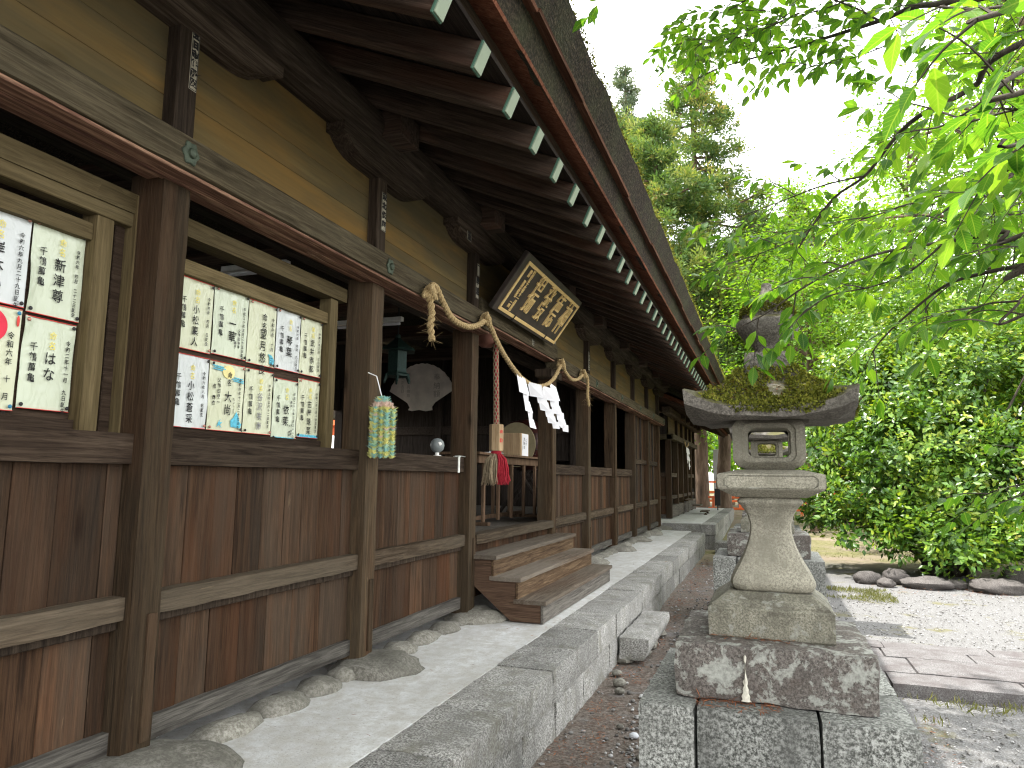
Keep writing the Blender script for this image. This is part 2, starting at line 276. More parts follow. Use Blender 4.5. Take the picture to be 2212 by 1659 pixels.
M['cherry'] = leafmat('cherry leaf', [(0, (.035, .11, .018)), (.45, (.07, .185, .024)), (.8, (.115, .26, .030)), (1, (.18, .33, .04))], .58, .42, .4, (1.7, 1.6, .42), vein=True)
M['camellia'] = leafmat('glossy evergreen leaf', [(0, (.020, .060, .014)), (.4, (.075, .165, .026)), (.68, (.18, .305, .038)), (.88, (.31, .39, .05)), (1, (.46, .40, .07))], .30, .32, .45, (1.6, 1.5, .4))
M['grass'] = leafmat('short grass', [(0, (.07, .085, .024)), (.5, (.13, .14, .045)), (1, (.20, .20, .08))], .3, .7, .2)
M['maple'] = leafmat('bright broad leaf', [(0, (.045, .12, .018)), (.5, (.115, .235, .03)), (1, (.235, .355, .055))], .5, .5, .3, (1.5, 1.4, .4))
M['cedar'] = leafmat('cedar foliage', [(0, (.038, .085, .032)), (.4, (.085, .15, .048)), (.75, (.165, .22, .062)), (.92, (.28, .28, .085)), (1, (.33, .20, .11))], .35, .7, .2, (1.4, 1.3, .5))
M['farcedar'] = leafmat('haze-paled cedar foliage', [(0, (.07, .11, .075)), (.5, (.11, .15, .10)), (1, (.16, .19, .12))], .25, .8, .1)  # paler, greyer green: distance haze is put into the leaf colour

# ------------------------------------------------------------------ mesh helpers
class MB:
    def __init__(s): s.v = []; s.f = []; s.t = []
    def add(s, vs, fs, tone=None):
        b = len(s.v); t = random.random() if tone is None else tone
        s.v += [tuple(map(float, p)) for p in vs]; s.f += [tuple(b + i for i in f) for f in fs]; s.t += [t] * len(vs); return s
    def box(s, x0, x1, y0, y1, z0, z1, c=.006, tone=None, mtx=None):
        c = min(c, (x1 - x0) * .3, (y1 - y0) * .3, (z1 - z0) * .3)
        lo, hi = (x0, y0, z0), (x1, y1, z1); V = []; idx = {}
        for sx in (0, 1):
            for sy in (0, 1):
                for sz in (0, 1):
                    sg = (sx, sy, sz); p = [hi[i] if sg[i] else lo[i] for i in range(3)]
                    for a in range(3):
                        q = list(p)
                        for b in range(3):
                            if b != a: q[b] += -c if sg[b] else c
                        idx[sg, a] = len(V); V.append(q)
        F = []
        for a in range(3):
            b, d = (a + 1) % 3, (a + 2) % 3
            for sa in (0, 1):
                def K(sb, sd_):
                    t = [0, 0, 0]; t[a] = sa; t[b] = sb; t[d] = sd_; return idx[tuple(t), a]
                q = [K(0, 0), K(1, 0), K(1, 1), K(0, 1)]; F.append(q if sa else q[::-1])
            for sb in (0, 1):
                for sd_ in (0, 1):
                    def E(sa, ax):
                        t = [0, 0, 0]; t[a] = sa; t[b] = sb; t[d] = sd_; return idx[tuple(t), ax]
                    q = [E(0, b), E(1, b), E(1, d), E(0, d)]; F.append(q if sb != sd_ else q[::-1])
        for sg in [(i, j, k) for i in (0, 1) for j in (0, 1) for k in (0, 1)]:
            q = [idx[sg, 0], idx[sg, 1], idx[sg, 2]]; F.append(q if sum(sg) % 2 else q[::-1])
        if mtx is not None: V = [mtx @ Vector(p) for p in V]
        return s.add(V, F, tone)
    def prism(s, poly, a0, a1, axis='y', tone=None):     # poly of 2D points, extruded along axis
        n = len(poly); V = []
        for a in (a0, a1):
            for p, q in poly: V.append({'y': (p, a, q), 'x': (a, p, q), 'z': (p, q, a)}[axis])
        F = [list(range(n)), [n + i for i in range(n)][::-1]] + [[i, n + i, n + (i + 1) % n, (i + 1) % n] for i in range(n)]
        return s.add(V, F, tone)
    def tube(s, pts, rad, n=8, tone=None, cap=True):
        pts = [Vector(p) for p in pts]; rad = rad if isinstance(rad, (list, tuple)) else [rad] * len(pts)
        V = []; F = []; up = Vector((.13, .21, .97)); prev = None
        for i, p in enumerate(pts):
            d = (pts[min(i + 1, len(pts) - 1)] - pts[max(i - 1, 0)])
            if d.length < 1e-9: d = Vector((0, 0, 1))
            d.normalize()
            if prev is None: u = d.orthogonal().normalized()
            else:
                u = prev - d * prev.dot(d); u = u.normalized() if u.length > 1e-6 else d.orthogonal().normalized()
            prev = u; w = d.cross(u)
            for k in range(n): a = 2 * math.pi * k / n; V.append(p + (u * math.cos(a) + w * math.sin(a)) * rad[i])
        for i in range(len(pts) - 1):
            for k in range(n): F.append([i * n + k, i * n + (k + 1) % n, (i + 1) * n + (k + 1) % n, (i + 1) * n + k])
        if cap: F.append(list(range(n))[::-1]); F.append([(len(pts) - 1) * n + k for k in range(n)])
        return s.add(V, F, tone)
    def lathe(s, prof, c=(0, 0, 0), n=20, tone=None, mtx=None, a0=0.0):
        V = []; F = []
        for r, z in prof:
            for k in range(n): a = a0 + 2 * math.pi * k / n; V.append(Vector((r * math.cos(a), r * math.sin(a), z)))
        for i in range(len(prof) - 1):
            for k in range(n): F.append([i * n + k, i * n + (k + 1) % n, (i + 1) * n + (k + 1) % n, (i + 1) * n + k])
        F.append(list(range(n))[::-1]); F.append([(len(prof) - 1) * n + k for k in range(n)])
        V = [(mtx @ p if mtx is not None else p) + Vector(c) for p in V]
        return s.add(V, F, tone)
    def square(s, rings, c=(0, 0, 0), n=10, r=0.0, tone=None):   # loft of square rings: (half, z, corner lift, corner rounding)
        V = []; F = []; m = 4 * n
        for h, z, lift, rd in rings:
            for side in range(4):
                for k in range(n):
                    t = -1 + 2 * k / n; x, y = [(t, -1), (1, t), (-t, 1), (-1, -t)][side]
                    if rd:
                        ix, iy = max(-1 + rd, min(1 - rd, x)), max(-1 + rd, min(1 - rd, y)); dx, dy = x - ix, y - iy; L = math.hypot(dx, dy)
                        if L > 0: x, y = ix + dx / L * rd, iy + dy / L * rd
                    V.append((c[0] + x * h, c[1] + y * h, c[2] + z + lift * (abs(t) ** 3)))
        for i in range(len(rings) - 1):
            for k in range(m): F.append([i * m + k, i * m + (k + 1) % m, (i + 1) * m + (k + 1) % m, (i + 1) * m + k])
        F.append(list(range(m))[::-1]); F.append([(len(rings) - 1) * m + k for k in range(m)])
        return s.add(V, F, tone)
    def rough(s, x0, x1, y0, y1, z0, z1, res=.05, r=.015, amp=.006, fr=9., seed=0., tone=None, mtx=None):   # hewn block: rounded, uneven
        lo = np.array([x0, y0, z0]); hi = np.array([x1, y1, z1]); N = [max(2, int(math.ceil((hi[i] - lo[i]) / res))) for i in range(3)]
        V = []; F = []; key = {}
        def vid(i, j, k):
            if (i, j, k) in key: return key[i, j, k]
            p = lo + (hi - lo) * np.array([i / N[0], j / N[1], k / N[2]])
            inner = np.clip(p, lo + r, hi - r); d = p - inner; L = np.linalg.norm(d); nn = d / L if L > 0 else np.array([0, 0, 1.])
            if L > 0: p = inner + nn * r
            q = Vector(p * fr) + Vector((seed, seed * 1.7, -seed)); a = mnoise.fractal(q, .9, 2.1, 4) * amp
            p = p + nn * a; key[i, j, k] = len(V); V.append(p); return key[i, j, k]
        for a in range(3):
            b, d = (a + 1) % 3, (a + 2) % 3
            for sa in (0, N[a]):
                for u in range(N[b]):
                    for w in range(N[d]):
                        def K(uu, ww):
                            t = [0, 0, 0]; t[a] = sa; t[b] = uu; t[d] = ww; return vid(*t)
                        q = [K(u, w), K(u + 1, w), K(u + 1, w + 1), K(u, w + 1)]; F.append(q if sa else q[::-1])
        if mtx is not None: V = [mtx @ Vector(p) for p in V]
        return s.add(V, F, tone)
    def rock(s, c, rad, seed=0., n=18, m=11, amp=.28, fr=1.3, tone=None, rz=0.):
        V = []; F = []
        for i in range(m + 1):
            ph = math.pi * i / m
            for k in range(n):
                a = 2 * math.pi * k / n; d = Vector((math.sin(ph) * math.cos(a), math.sin(ph) * math.sin(a), math.cos(ph)))
                q = 1 + amp * mnoise.fractal(d * fr + Vector((seed, seed * .7, 3 - seed)), .9, 2, 3)
                p = Vector((d.x * rad[0] * q, d.y * rad[1] * q, d.z * rad[2] * q)); p.rotate(Matrix.Rotation(rz, 3, 'Z')); V.append(p + Vector(c))
        for i in range(m):
            for k in range(n): F.append([i * n + k, (i + 1) * n + k, (i + 1) * n + (k + 1) % n, i * n + (k + 1) % n])
        return s.add(V, F, tone)
    def build(s, name, mat, parent=None, ang=35, loc=None):
        me = bpy.data.meshes.new(name); me.from_pydata(s.v, [], s.f); me.update()
        at = me.attributes.new('tone', 'FLOAT', 'POINT'); at.data.foreach_set('value', s.t)
        return finish(me, name, mat, parent, ang, loc)
def finish(me, name, mat, parent=None, ang=35, loc=None):
    if ang: me.shade_smooth(); me.set_sharp_from_angle(angle=R(ang))
    for q in (mat if isinstance(mat, list) else [mat]): me.materials.append(M[q] if isinstance(q, str) else q)
    o = bpy.data.objects.new(name, me); COL.objects.link(o)
    if parent is not None: o.parent = parent; o.matrix_parent_inverse = parent.matrix_world.inverted() if loc is None else Matrix()
    if loc is not None: o.location = loc
    return o
def quick(name, mat, V, F, tone, parent=None, smooth=False):   # numpy mesh, all faces the same size
    V = np.asarray(V, np.float32); F = np.asarray(F, np.int32); k = F.shape[1]
    me = bpy.data.meshes.new(name); me.vertices.add(len(V)); me.vertices.foreach_set('co', V.ravel())
    me.loops.add(F.size); me.loops.foreach_set('vertex_index', F.ravel())
    me.polygons.add(len(F)); me.polygons.foreach_set('loop_start', np.arange(0, F.size, k, dtype=np.int32)); me.polygons.foreach_set('loop_total', np.full(len(F), k, np.int32))
    me.update(calc_edges=True); at = me.attributes.new('tone', 'FLOAT', 'POINT'); at.data.foreach_set('value', np.asarray(tone, np.float32))
    if name == 'crown' and mat == 'cherry':
        for nm_, pat in (('along', [0, .22, .22, .3, .52, .52, .6, .82, .82, 1]), ('across', [0, .72, -.72, 0, 1, -1, 0, .5, -.5, 0])):
            at = me.attributes.new(nm_, 'FLOAT', 'POINT'); at.data.foreach_set('value', np.tile(np.array(pat, np.float32), len(V) // 10))
    return finish(me, name, mat, parent, 60 if smooth else 0)
def tag(o, label=None, cat=None, group=None, kind=None):
    if label: o['label'] = label
    if cat: o['category'] = cat
    if group: o['group'] = group
    if kind: o['kind'] = kind
    return o
def empty(name, loc, label=None, cat=None, group=None):
    o = bpy.data.objects.new(name, None); COL.objects.link(o); o.location = loc; o.empty_display_size = .1
    o.matrix_world = Matrix.Translation(loc); return tag(o, label, cat, group)
def dup(o, dloc=None, parent=None, label=None):
    c = o.copy(); COL.objects.link(c)
    if parent is not None: c.parent = parent; c.matrix_parent_inverse = o.matrix_parent_inverse.copy()
    for ch in list(o.children): dup(ch, None, c)
    if dloc is not None: c.location = Vector(o.location) + Vector(dloc)
    if label: c['label'] = label
    return c
def textmesh(lines_cols, size, col_w, mtx, sx=1.0, sy=1.0, bold=0.0, gap=1.12, depth=0.0, mb=None):
    """columns of vertical writing, right to left; each column (string, x, y_top, size). Returns verts and faces in world space."""
    V = []; F = []
    for txt, x, y, sz in lines_cols:
        cu = bpy.data.curves.new('lettering', 'FONT'); cu.body = '\n'.join(txt); cu.size = sz; cu.align_x = 'CENTER'; cu.space_line = gap; cu.resolution_u = 2; cu.offset = bold; cu.extrude = depth
        ob = bpy.data.objects.new('lettering', cu); COL.objects.link(ob)
        me = bpy.data.meshes.new_from_object(ob.evaluated_get(bpy.context.evaluated_depsgraph_get()))
        b = len(V)
        for v in me.vertices: V.append(mtx @ Vector((x + v.co.x * sx, y - sz * .8 * sy + v.co.y * sy, v.co.z)))
        F += [tuple(b + i for i in p.vertices) for p in me.polygons]
        bpy.data.objects.remove(ob); bpy.data.curves.remove(cu); bpy.data.meshes.remove(me)
    m = MB()
    if V: m.add(V, F, .5)
    return m

# ================================================================== SETTING
xs = np.concatenate([np.linspace(-160, -20, 15), np.linspace(-16, 24, 60), np.linspace(30, 170, 15)]); ys = np.concatenate([np.linspace(-40, -6, 8), np.linspace(-4, 40, 70), np.linspace(45, 260, 20)])
X, Y = np.meshgrid(xs, ys); t = np.clip((Y - 19) / 15, 0, 1); Z = .28 * t * t * (3 - 2 * t) - .012
Z += .012 * np.sin(X * 1.7 + Y * .6) * np.sin(Y * 1.3 - X * .4)
idx = np.arange(X.size).reshape(X.shape); Fq = np.stack([idx[:-1, :-1], idx[:-1, 1:], idx[1:, 1:], idx[1:, :-1]], -1).reshape(-1, 4)
o = quick('ground', 'ground', np.stack([X, Y, Z], -1).reshape(-1, 3), Fq, np.full(X.size, .5), smooth=True); tag(o, kind='structure')
# concrete walkway in front of the hall
m = MB(); m.box(-5.6, .752, -4.0, 17.95, .0, .444, .004); o = m.build('walkway', 'concrete'); tag(o, kind='structure')
# raised stone path leading to the steps
path = empty('path', (3.4, 7.4, 0)); tag(path, kind='structure')
for j, (y0, y1) in enumerate([(6.66, 7.05), (7.05, 7.62), (7.62, 7.98), (7.98, 8.32)]):
    x = 1.62
    while x < 13:
        L = random.uniform(.7, 1.25); m = MB(); m.rough(x + .004, x + L - .004, y0 + .004, y1 - .004, -.06, .095 + random.uniform(-.004, .004), .09, .014, .007, 7, x + j); m.build('paving_slab', 'paving', path); x += L
# kerb of hewn granite blocks along the walkway
kerb = empty('kerb', (.95, 8, 0)); tag(kerb, kind='structure')
ky = [-3.5, -2.6, -1.7, -.9, -.1, .55, 1.25, 1.9, 2.5, 3.08, 3.76, 4.64, 5.26, 5.98, 6.75, 7.45, 8.2, 9.0, 9.82, 10.5, 11.3, 12.0, 12.7, 13.6, 14.3, 15.2, 16.0, 16.8, 17.5]
for a, b in zip(ky[:-1], ky[1:]):
    dx = 0 if a < 9.8 else -.03
    m = MB(); m.rough(.755, 1.15 + dx + random.uniform(-.006, .006), a + .003, b - .003, .235, .452 + random.uniform(-.004, .003), .055, .014, .008, 11, a * 3.1); m.build('kerb_block', 'kerb', kerb)
yy = -3.2
while yy < 17.3:
    L = random.uniform(.55, 1.0); e = min(yy + L, 17.48); m = MB(); dx = 0 if yy < 9.6 else -.03; m.rough(.8, 1.135 + dx + random.uniform(-.008, .012), yy + .003, e - .003, -.1, .232, .06, .018, .012, 9, yy * 2.3); m.build('kerb_block', 'kerb', kerb); yy += L

# ================================================================== HALL
hall = empty('shrine_hall', (0, 7.4, .45), 'long dark wooden shrine hall with ochre frieze panels and deep thatched eaves', 'hall')
PY = [.69, 2.50, 4.31, 6.08, 8.72, 10.63, 12.66, 14.65, 16.46, 18.20]     # far edge of each front post
PW, PD = .16, .20
ZB0, ZB1 = 3.035, 3.205
for i, y in enumerate(PY):
    m = MB(); m.rough(-PD, 0, y - PW, y, .50, 3.05, .08, .008, .004, 5, y, tone=random.random()); o = m.build('post', 'post', hall)
    if i < 9:
        m = MB(); m.rough(-.002, .012, y - .075, y - .025, .55 + random.random() * .1, .95 + random.random() * .25, .05, .004, .003, 9, y); m.build('repair_patch', 'post', o)
    m = MB(); m.box(-.13, -.005, y - .125, y - .003, 3.19, 3.80, .006); m.build('strut', 'strut', hall)
    # boat shaped bracket under the eave beam
    if i > 0:
        yc = y - .065; hl = .60; P = [(-hl, 3.945), (-hl, 3.875), (-hl + .045, 3.875), (-hl + .065, 3.855), (-hl + .12, 3.82), (-hl + .2, 3.795), (-hl + .3, 3.785), (hl - .3, 3.785), (hl - .2, 3.795), (hl - .12, 3.82), (hl - .065, 3.855), (hl - .045, 3.875), (hl, 3.875), (hl, 3.945)]
        m = MB(); m.prism([(yc + a, b) for a, b in P], -.10, .055, 'x'); m.build('bracket', 'eave', hall, 20)
    m = MB(); m.box(-5.5, .27, y - .325, y - .05, 3.975, 4.165, .008); m.build('tie_beam', 'rafter', hall)
# grooved lintel in front of the posts
def lintel(y0, y1, x0, x1, z0, z1, name='lintel_beam'):
    root = None; m = MB(); n = max(2, int((y1 - y0) / .12)); V = []; F = []; rs = np.random.default_rng(int(y0 * 10) + 99)
    sec = [(x0, z0 + .006), (x1 - .03, z0 + .002), (x1, z0 + .012), (x1 + .002, z1 - .012), (x1 - .012, z1), (x0, z1)]; k = len(sec)
    for i in range(n + 1):
        y = y0 + (y1 - y0) * i / n
        for j, (a, b) in enumerate(sec):
            w = mnoise.noise(Vector((y * 2.2, j * 3.1, 0))) * .006; w2 = mnoise.noise(Vector((y * 6, j * 5.1, 4))) * .004
            V.append((a + (w if j in (1, 2, 3) else 0), y, b + (w + w2 if j in (1, 2) else w * .4)))
    for i in range(n):
        for j in range(k): F.append([i * k + j, i * k + (j + 1) % k, (i + 1) * k + (j + 1) % k, (i + 1) * k + j])
    F.append(list(range(k))[::-1]); F.append([n * k + j for j in range(k)])
    F = [f[::-1] for f in F]
    m.add(V, F, .45); root = m.build(name, 'beam', hall, 30); 
    return root
lb = lintel(-.9, 6.12, -.11, .115, ZB0, ZB1); lc = lintel(8.60, 18.35, -.11, .115, ZB0, ZB1)
for (y0, y1, par, x1, zb) in [(-.85, 6.08, lb, .105, ZB0), (8.63, 18.3, lc, .105, ZB0)]:
    m = MB(); m.box(-.105, x1, y0, y1, zb - .012, zb + .004, .003, .5); m.box(-.02, .015, y0, y1, zb - .022, zb - .012, .002, .2); m.build('bare_underside', 'beamred', par)
le = lintel(6.085, 8.70, -.14, .02, 3.175, 3.385); m = MB(); m.box(-.135, .01, 6.09, 8.69, 3.162, 3.179, .003, .6); m.build('bare_underside', 'beamred', le)
m = MB(); m.box(-.16, .06, 8.30, 8.76, 2.93, 3.03, .006); m.build('bolster', 'strut', hall)
# bronze flower bosses on the lintel
def boss(y, par):
    m = MB(); rot = Matrix.Rotation(R(90), 3, 'Y'); pr = [(.046, .0), (.046, .006), (.042, .010), (.022, .012), (.02, .024), (.012, .030), (.0, .031)]
    V = []; n = 24
    for r, z in pr:
        for k in range(n): a = 2 * math.pi * k / n; rr = r * (1 + (.12 * math.cos(6 * a) if r > .04 else 0)); V.append((.116 + z, y + rr * math.cos(a), 3.12 + rr * math.sin(a) * 1.15))
    F = [[i * n + k, i * n + (k + 1) % n, (i + 1) * n + (k + 1) % n, (i + 1) * n + k] for i in range(len(pr) - 1) for k in range(n)]
    m.add(V, F, .5); m.build('flower_boss', 'patina', par, 30)
for y in PY[1:4]: boss(y - .14, lb)
for y in PY[4:]: boss(y - .1, lc)
# frieze panels of wide boards
for a, b in zip([-.9] + PY, PY):
    y0, y1 = a, b - .125; m = MB(); zs = [3.195, 3.195 + random.uniform(.22, .3), 3.60 + random.uniform(-.05, .08), 3.95]
    for z0, z1 in zip(zs[:-1], zs[1:]): m.box(-.105, -.082, y0 - .01, y1 + .01, z0 + .001, z1 - .001, .002)
    m.build('frieze_panel', 'frieze', hall)
# eave beam with rounded arrises
m = MB(); sec = [(-.10, 3.95), (-.06, 3.935), (.07, 3.94), (.12, 3.965), (.142, 4.02), (.142, 4.09), (.12, 4.145), (.07, 4.17), (-.06, 4.17), (-.10, 4.15)]
m.prism(sec, -6, 18.9, 'y'); m.build('eave_beam', 'eave', hall, 30)
m = MB(); m.box(-.10, -.04, -.9, 18.2, 4.17, 4.45, .004); m.build('filler_board', 'board', hall)
# wainscots: upper and lower rows of upright boards, rails, sill
def boards(y0, y1, z0, z1, x0, x1, w=.2, name='wainscot_board'):
    m = MB(); y = y0
    while y < y1 - .02:
        e = min(y1, y + w * random.uniform(.75, 1.25))
        if y1 - e < .07: e = y1
        d = random.uniform(-.002, .002); m.box(x0 + d, x1 + d, y + .0018, e - .0018, z0, z1, .003); y = e
    m.box(x0 - .02, x0 - .003, y0, y1, z0, z1, .001, 0.0)  # dark backing sheet, added behind the boards to block light through gaps
    return m.build(name, 'wains', hall)
bays = [(-1.1, .69), (.69, 2.50), (2.50, 4.31), (4.31, 6.08), (8.72, 10.63), (10.63, 12.66), (12.66, 14.65)]
for y0, y1 in bays:
    a, b = y0, y1 - PW; n = 2 if y1 < 6.5 else 3
    boards(a, b, 1.13, 1.76, -.130, -.105, .21 if y1 < 6.5 else .15); boards(a, b, .60, 1.10, -.130, -.102, .24 if y1 < 6.5 else .17)
    m = MB(); m.rough(-.15, -.058, a - .0, b + .03, 1.735, 1.868, .07, .006, .003, 6, a); m.build('top_rail', 'toprail', hall)
    m = MB(); m.rough(-.14, -.033, a - .0, b + .02, 1.085, 1.188, .06, .010, .006, 6, a + 3); o = m.build('mid_rail', 'rail', hall)
    m = MB(); m.box(-.12, -.068, a, b, 1.048, 1.086, .004); m.build('rail_batten', 'strut', o)
    m = MB(); m.rough(-.14, -.068, a, b + .01, .545, .645, .07, .006, .004, 6, a + 7); m.build('sill', 'sill', hall)
# closed plank doors at the far end
for y0, y1 in [(14.65, 16.46), (16.46, 18.20)]:
    a, b = y0, y1 - PW
    boards(a, b, 2.08, 3.04, -.130, -.105, .16, 'door_panel'); boards(a, b, 1.17, 2.02, -.130, -.105, .16, 'door_panel'); boards(a, b, .60, 1.10, -.130, -.102, .16)
    for z0, z1, mt, nm in [(2.0, 2.1, 'toprail', 'top_rail'), (1.085, 1.188, 'rail', 'mid_rail'), (.545, .645, 'sill', 'sill')]:
        m = MB(); m.rough(-.15, -.045, a, b, z0, z1, .08, .006, .003, 6, a + z0); m.build(nm, mt, hall)
    for q in (.33, .66):
        m = MB(); yq = a + (b - a) * q; m.box(-.11, -.07, yq - .03, yq + .03, 1.17, 3.04, .004); m.build('door_stile', 'dark', hall)
# threshold and boarding below it in the entrance bay
m = MB(); m.rough(-.14, .015, 6.08, 8.57, 1.085, 1.178, .07, .010, .005, 6, 3); m.build('threshold', 'rail', hall)
boards(6.08, 8.56, .60, 1.09, -.11, -.07, .2)
# rafters with green painted end caps
SL = math.atan(.44); RL = 4.35
raf = MB(); raf.box(-RL, 0, -.042, .042, 0, .14, .006, .5); rme = None
cap = MB(); cap.box(.001, .010, -.041, .041, .004, .136, .002)
capedge = MB(); capedge.box(-.012, .0015, -.0455, .0455, -.003, .143, .002)
k0, k1 = -10, 33
proto = raf.build('rafter', 'rafter', None); pc = capedge.build('end_cap', 'edge', proto); pf = cap.build('end_face', 'sage', None); pf.parent = proto
proto.parent = hall; proto.matrix_parent_inverse = hall.matrix_world.inverted()
for k in range(k0, k1 + 1):
    o = proto if k == k0 else dup(proto, None, hall)
    o.location = (1.235, 4.31 + k * .4425 + random.uniform(-.012, .012), 3.648); o.rotation_euler = (0, SL, 0)
    o.matrix_parent_inverse = hall.matrix_world.inverted()
# roof boards over the rafters, fascia, soffit, layered bark
YE0, YE1 = -6.2, 19.0
m = MB(); ca, sa = math.cos(SL), math.sin(SL)
def rp(u, h): return (1.235 - u * ca + h * sa, 3.648 + u * sa + h * ca)
y = YE0
for u0 in np.arange(.02, 4.3, .24): m.prism([rp(u0, .142), rp(u0 + .236, .142), rp(u0 + .236, .162), rp(u0, .162)], YE0, YE1, 'y')
m.build('roof_boarding', 'board', hall)
m = MB(); m.prism([(1.125, 3.868), (1.228, 3.825), (1.245, 3.94), (1.235, 3.952), (1.125, 3.998)], YE0, YE1, 'y', .6); m.build('fascia_beam', 'fascia', hall, 20)
y = YE0; m = MB(); k = 0
while y < YE1:
    L = random.uniform(.16, .30) if random.random() < .85 else .5; e = min(YE1, y + L); dz = random.choice([0, 0, .003, .006])
    m.prism([(1.12, 4.0 + dz), (1.392, 3.862 + dz), (1.40, 3.878 + dz), (1.12, 4.03 + dz)], y + .001, e - .001, 'y'); y = e
m.build('soffit', 'soffit', hall)
def ragged(poly_fn, y0, y1, step=.11):     # prism whose outline wobbles along y
    m = MB(); n = int((y1 - y0) / step); V = []; F = []; k = None
    for i in range(n + 1):
        y = y0 + (y1 - y0) * i / n; P = poly_fn(y); k = len(P); V += [(p, y, q) for p, q in P]
    for i in range(n):
        for j in range(k): F.append([i * k + j, (i + 1) * k + j, (i + 1) * k + (j + 1) % k, i * k + (j + 1) % k])
    F.append(list(range(k))); F.append([n * k + j for j in range(k)][::-1]); m.add(V, F, .5); return m
def wob(y, s, a): return mnoise.fractal(Vector((y * 1.9, s, 0)), .8, 2, 4) * a
ragged(lambda y: [(1.10, 4.04), (1.385 + wob(y, 1, .008), 3.868), (1.44 + wob(y, 2, .008), 4.05), (1.1, 4.2)], YE0, YE1).build('lower_thatch', 'bark', hall, 25)
m = MB(); y = YE0
while y < YE1:
    e = min(YE1, y + random.uniform(.5, 1.4)); d = random.uniform(-.008, .008); m.prism([(1.30, 4.115 + d), (1.498 + d, 4.022 + d * .3), (1.505 + d, 4.04 + d * .3), (1.30, 4.14 + d)], y, e - .002, 'y'); y = e
m.build('eave_lath', 'lath', hall)
def roofsec(y):
    a, b, c_ = wob(y, 5, .012), wob(y, 7, .014), wob(y, 9, .02)
    return [(1.25, 4.155), (1.488 + a, 4.044), (1.535 + a, 4.14), (1.582 + b, 4.235 + b), (1.56 + b, 4.262 + c_), (1.0, 4.56), (.1, 5.02), (-1.2, 5.85), (-2.55, 6.95), (-2.75, 7.0), (-2.95, 6.95), (-4.2, 5.85), (-5.6, 5.02), (-7.0, 4.25), (-6.9, 4.05), (-5.6, 4.6), (-2.75, 6.1), (.0, 4.85)]
roof = ragged(roofsec, YE0, YE1).build('roof', 'bark', hall, 25)
m = MB(); m.prism([(-3.1, 6.9), (-3.0, 7.3), (-2.75, 7.42), (-2.5, 7.3), (-2.4, 6.9)], YE0 - .1, YE1 + .1, 'y'); m.build('ridge', 'bark', roof)
# moss tufts along the edge of the thatch
def tufts(P, n_per, size, spread, nrm=(0, 0, 1)):
    P = np.asarray(P); N = len(P) * n_per; c = np.repeat(P, n_per, 0) + rng.normal(0, 1, (N, 3)) * np.asarray(spread)
    return leaves(c, rng.normal(0, 1, (N, 3)) + np.asarray(nrm) * .8, np.asarray(nrm) + rng.normal(0, .8, (N, 3)), size * rng.uniform(.6, 1.3, N), .55)
def leaves(c, d, nrm, L, wr, fold=.18, shape='kite'):
    """leaf blades: base point c, pointing along d, length L, width ratio wr"""
    c = np.asarray(c); N = len(c); d = d / np.linalg.norm(d, axis=1, keepdims=True); s = np.cross(d, nrm); s /= np.linalg.norm(s, axis=1, keepdims=True) + 1e-9; n = np.cross(s, d)
    L = np.asarray(L).reshape(-1, 1) * np.ones((N, 1)); w = L * wr * .5
    if shape == 'kite':
        V = np.stack([c, c + d * L * .45 + s * w + n * w * fold * 2, c + d * L, c + d * L * .45 - s * w + n * w * fold * 2], 1); F = np.array([[0, 1, 2], [0, 2, 3]]); k = 4
    else:   # ovate blade with a drooping, pointed tip and folded midrib
        q = lambda a, b, h: c + d * L * a + s * w * b + n * (L * h)
        V = np.stack([q(0, 0, 0), q(.22, .72, .045), q(.22, -.72, .045), q(.3, 0, .0), q(.52, 1, .04), q(.52, -1, .04), q(.6, 0, -.025), q(.82, .5, -.04), q(.82, -.5, -.04), q(1.0, 0, -.12)], 1)
        F = np.array([[0, 3, 1], [0, 2, 3], [1, 3, 6], [1, 6, 4], [2, 5, 6], [2, 6, 3], [4, 6, 7], [5, 8, 6], [6, 9, 7], [6, 8, 9]]); k = 10
    return V.reshape(-1, 3), (F[None] + (np.arange(N) * k)[:, None, None]).reshape(-1, 3), k
def leafobj(name, mat, sets, parent=None, tone=None, smooth=False):
    Vs, Fs, Ts, b = [], [], [], 0
    for (V, F, k), tn in sets: Vs.append(V); Fs.append(F + b); b += len(V); Ts.append(np.repeat(tn, k))
    return quick(name, mat, np.concatenate(Vs), np.concatenate(Fs), np.concatenate(Ts), parent, smooth)
ey = np.arange(YE0, YE1, .035); P = np.stack([1.575 + rng.normal(0, .012, len(ey)), ey, 4.26 + np.array([wob(v, 9, .02) for v in ey])], 1); st = tufts(P - np.array([.012, 0, .004]), 14, .024, (.016, .02, .008))
P2 = np.stack([1.5 - rng.uniform(0, .7, 2500), rng.uniform(YE0, YE1, 2500), np.zeros(2500)], 1); P2[:, 2] = 4.29 + (1.5 - P2[:, 0]) * .53; st2 = tufts(P2, 4, .05, (.03, .03, .01))
leafobj('moss_fringe', 'moss', [(st, rng.uniform(0, 1, len(P) * 14)), (st2, rng.uniform(0, 1, 10000))], roof)
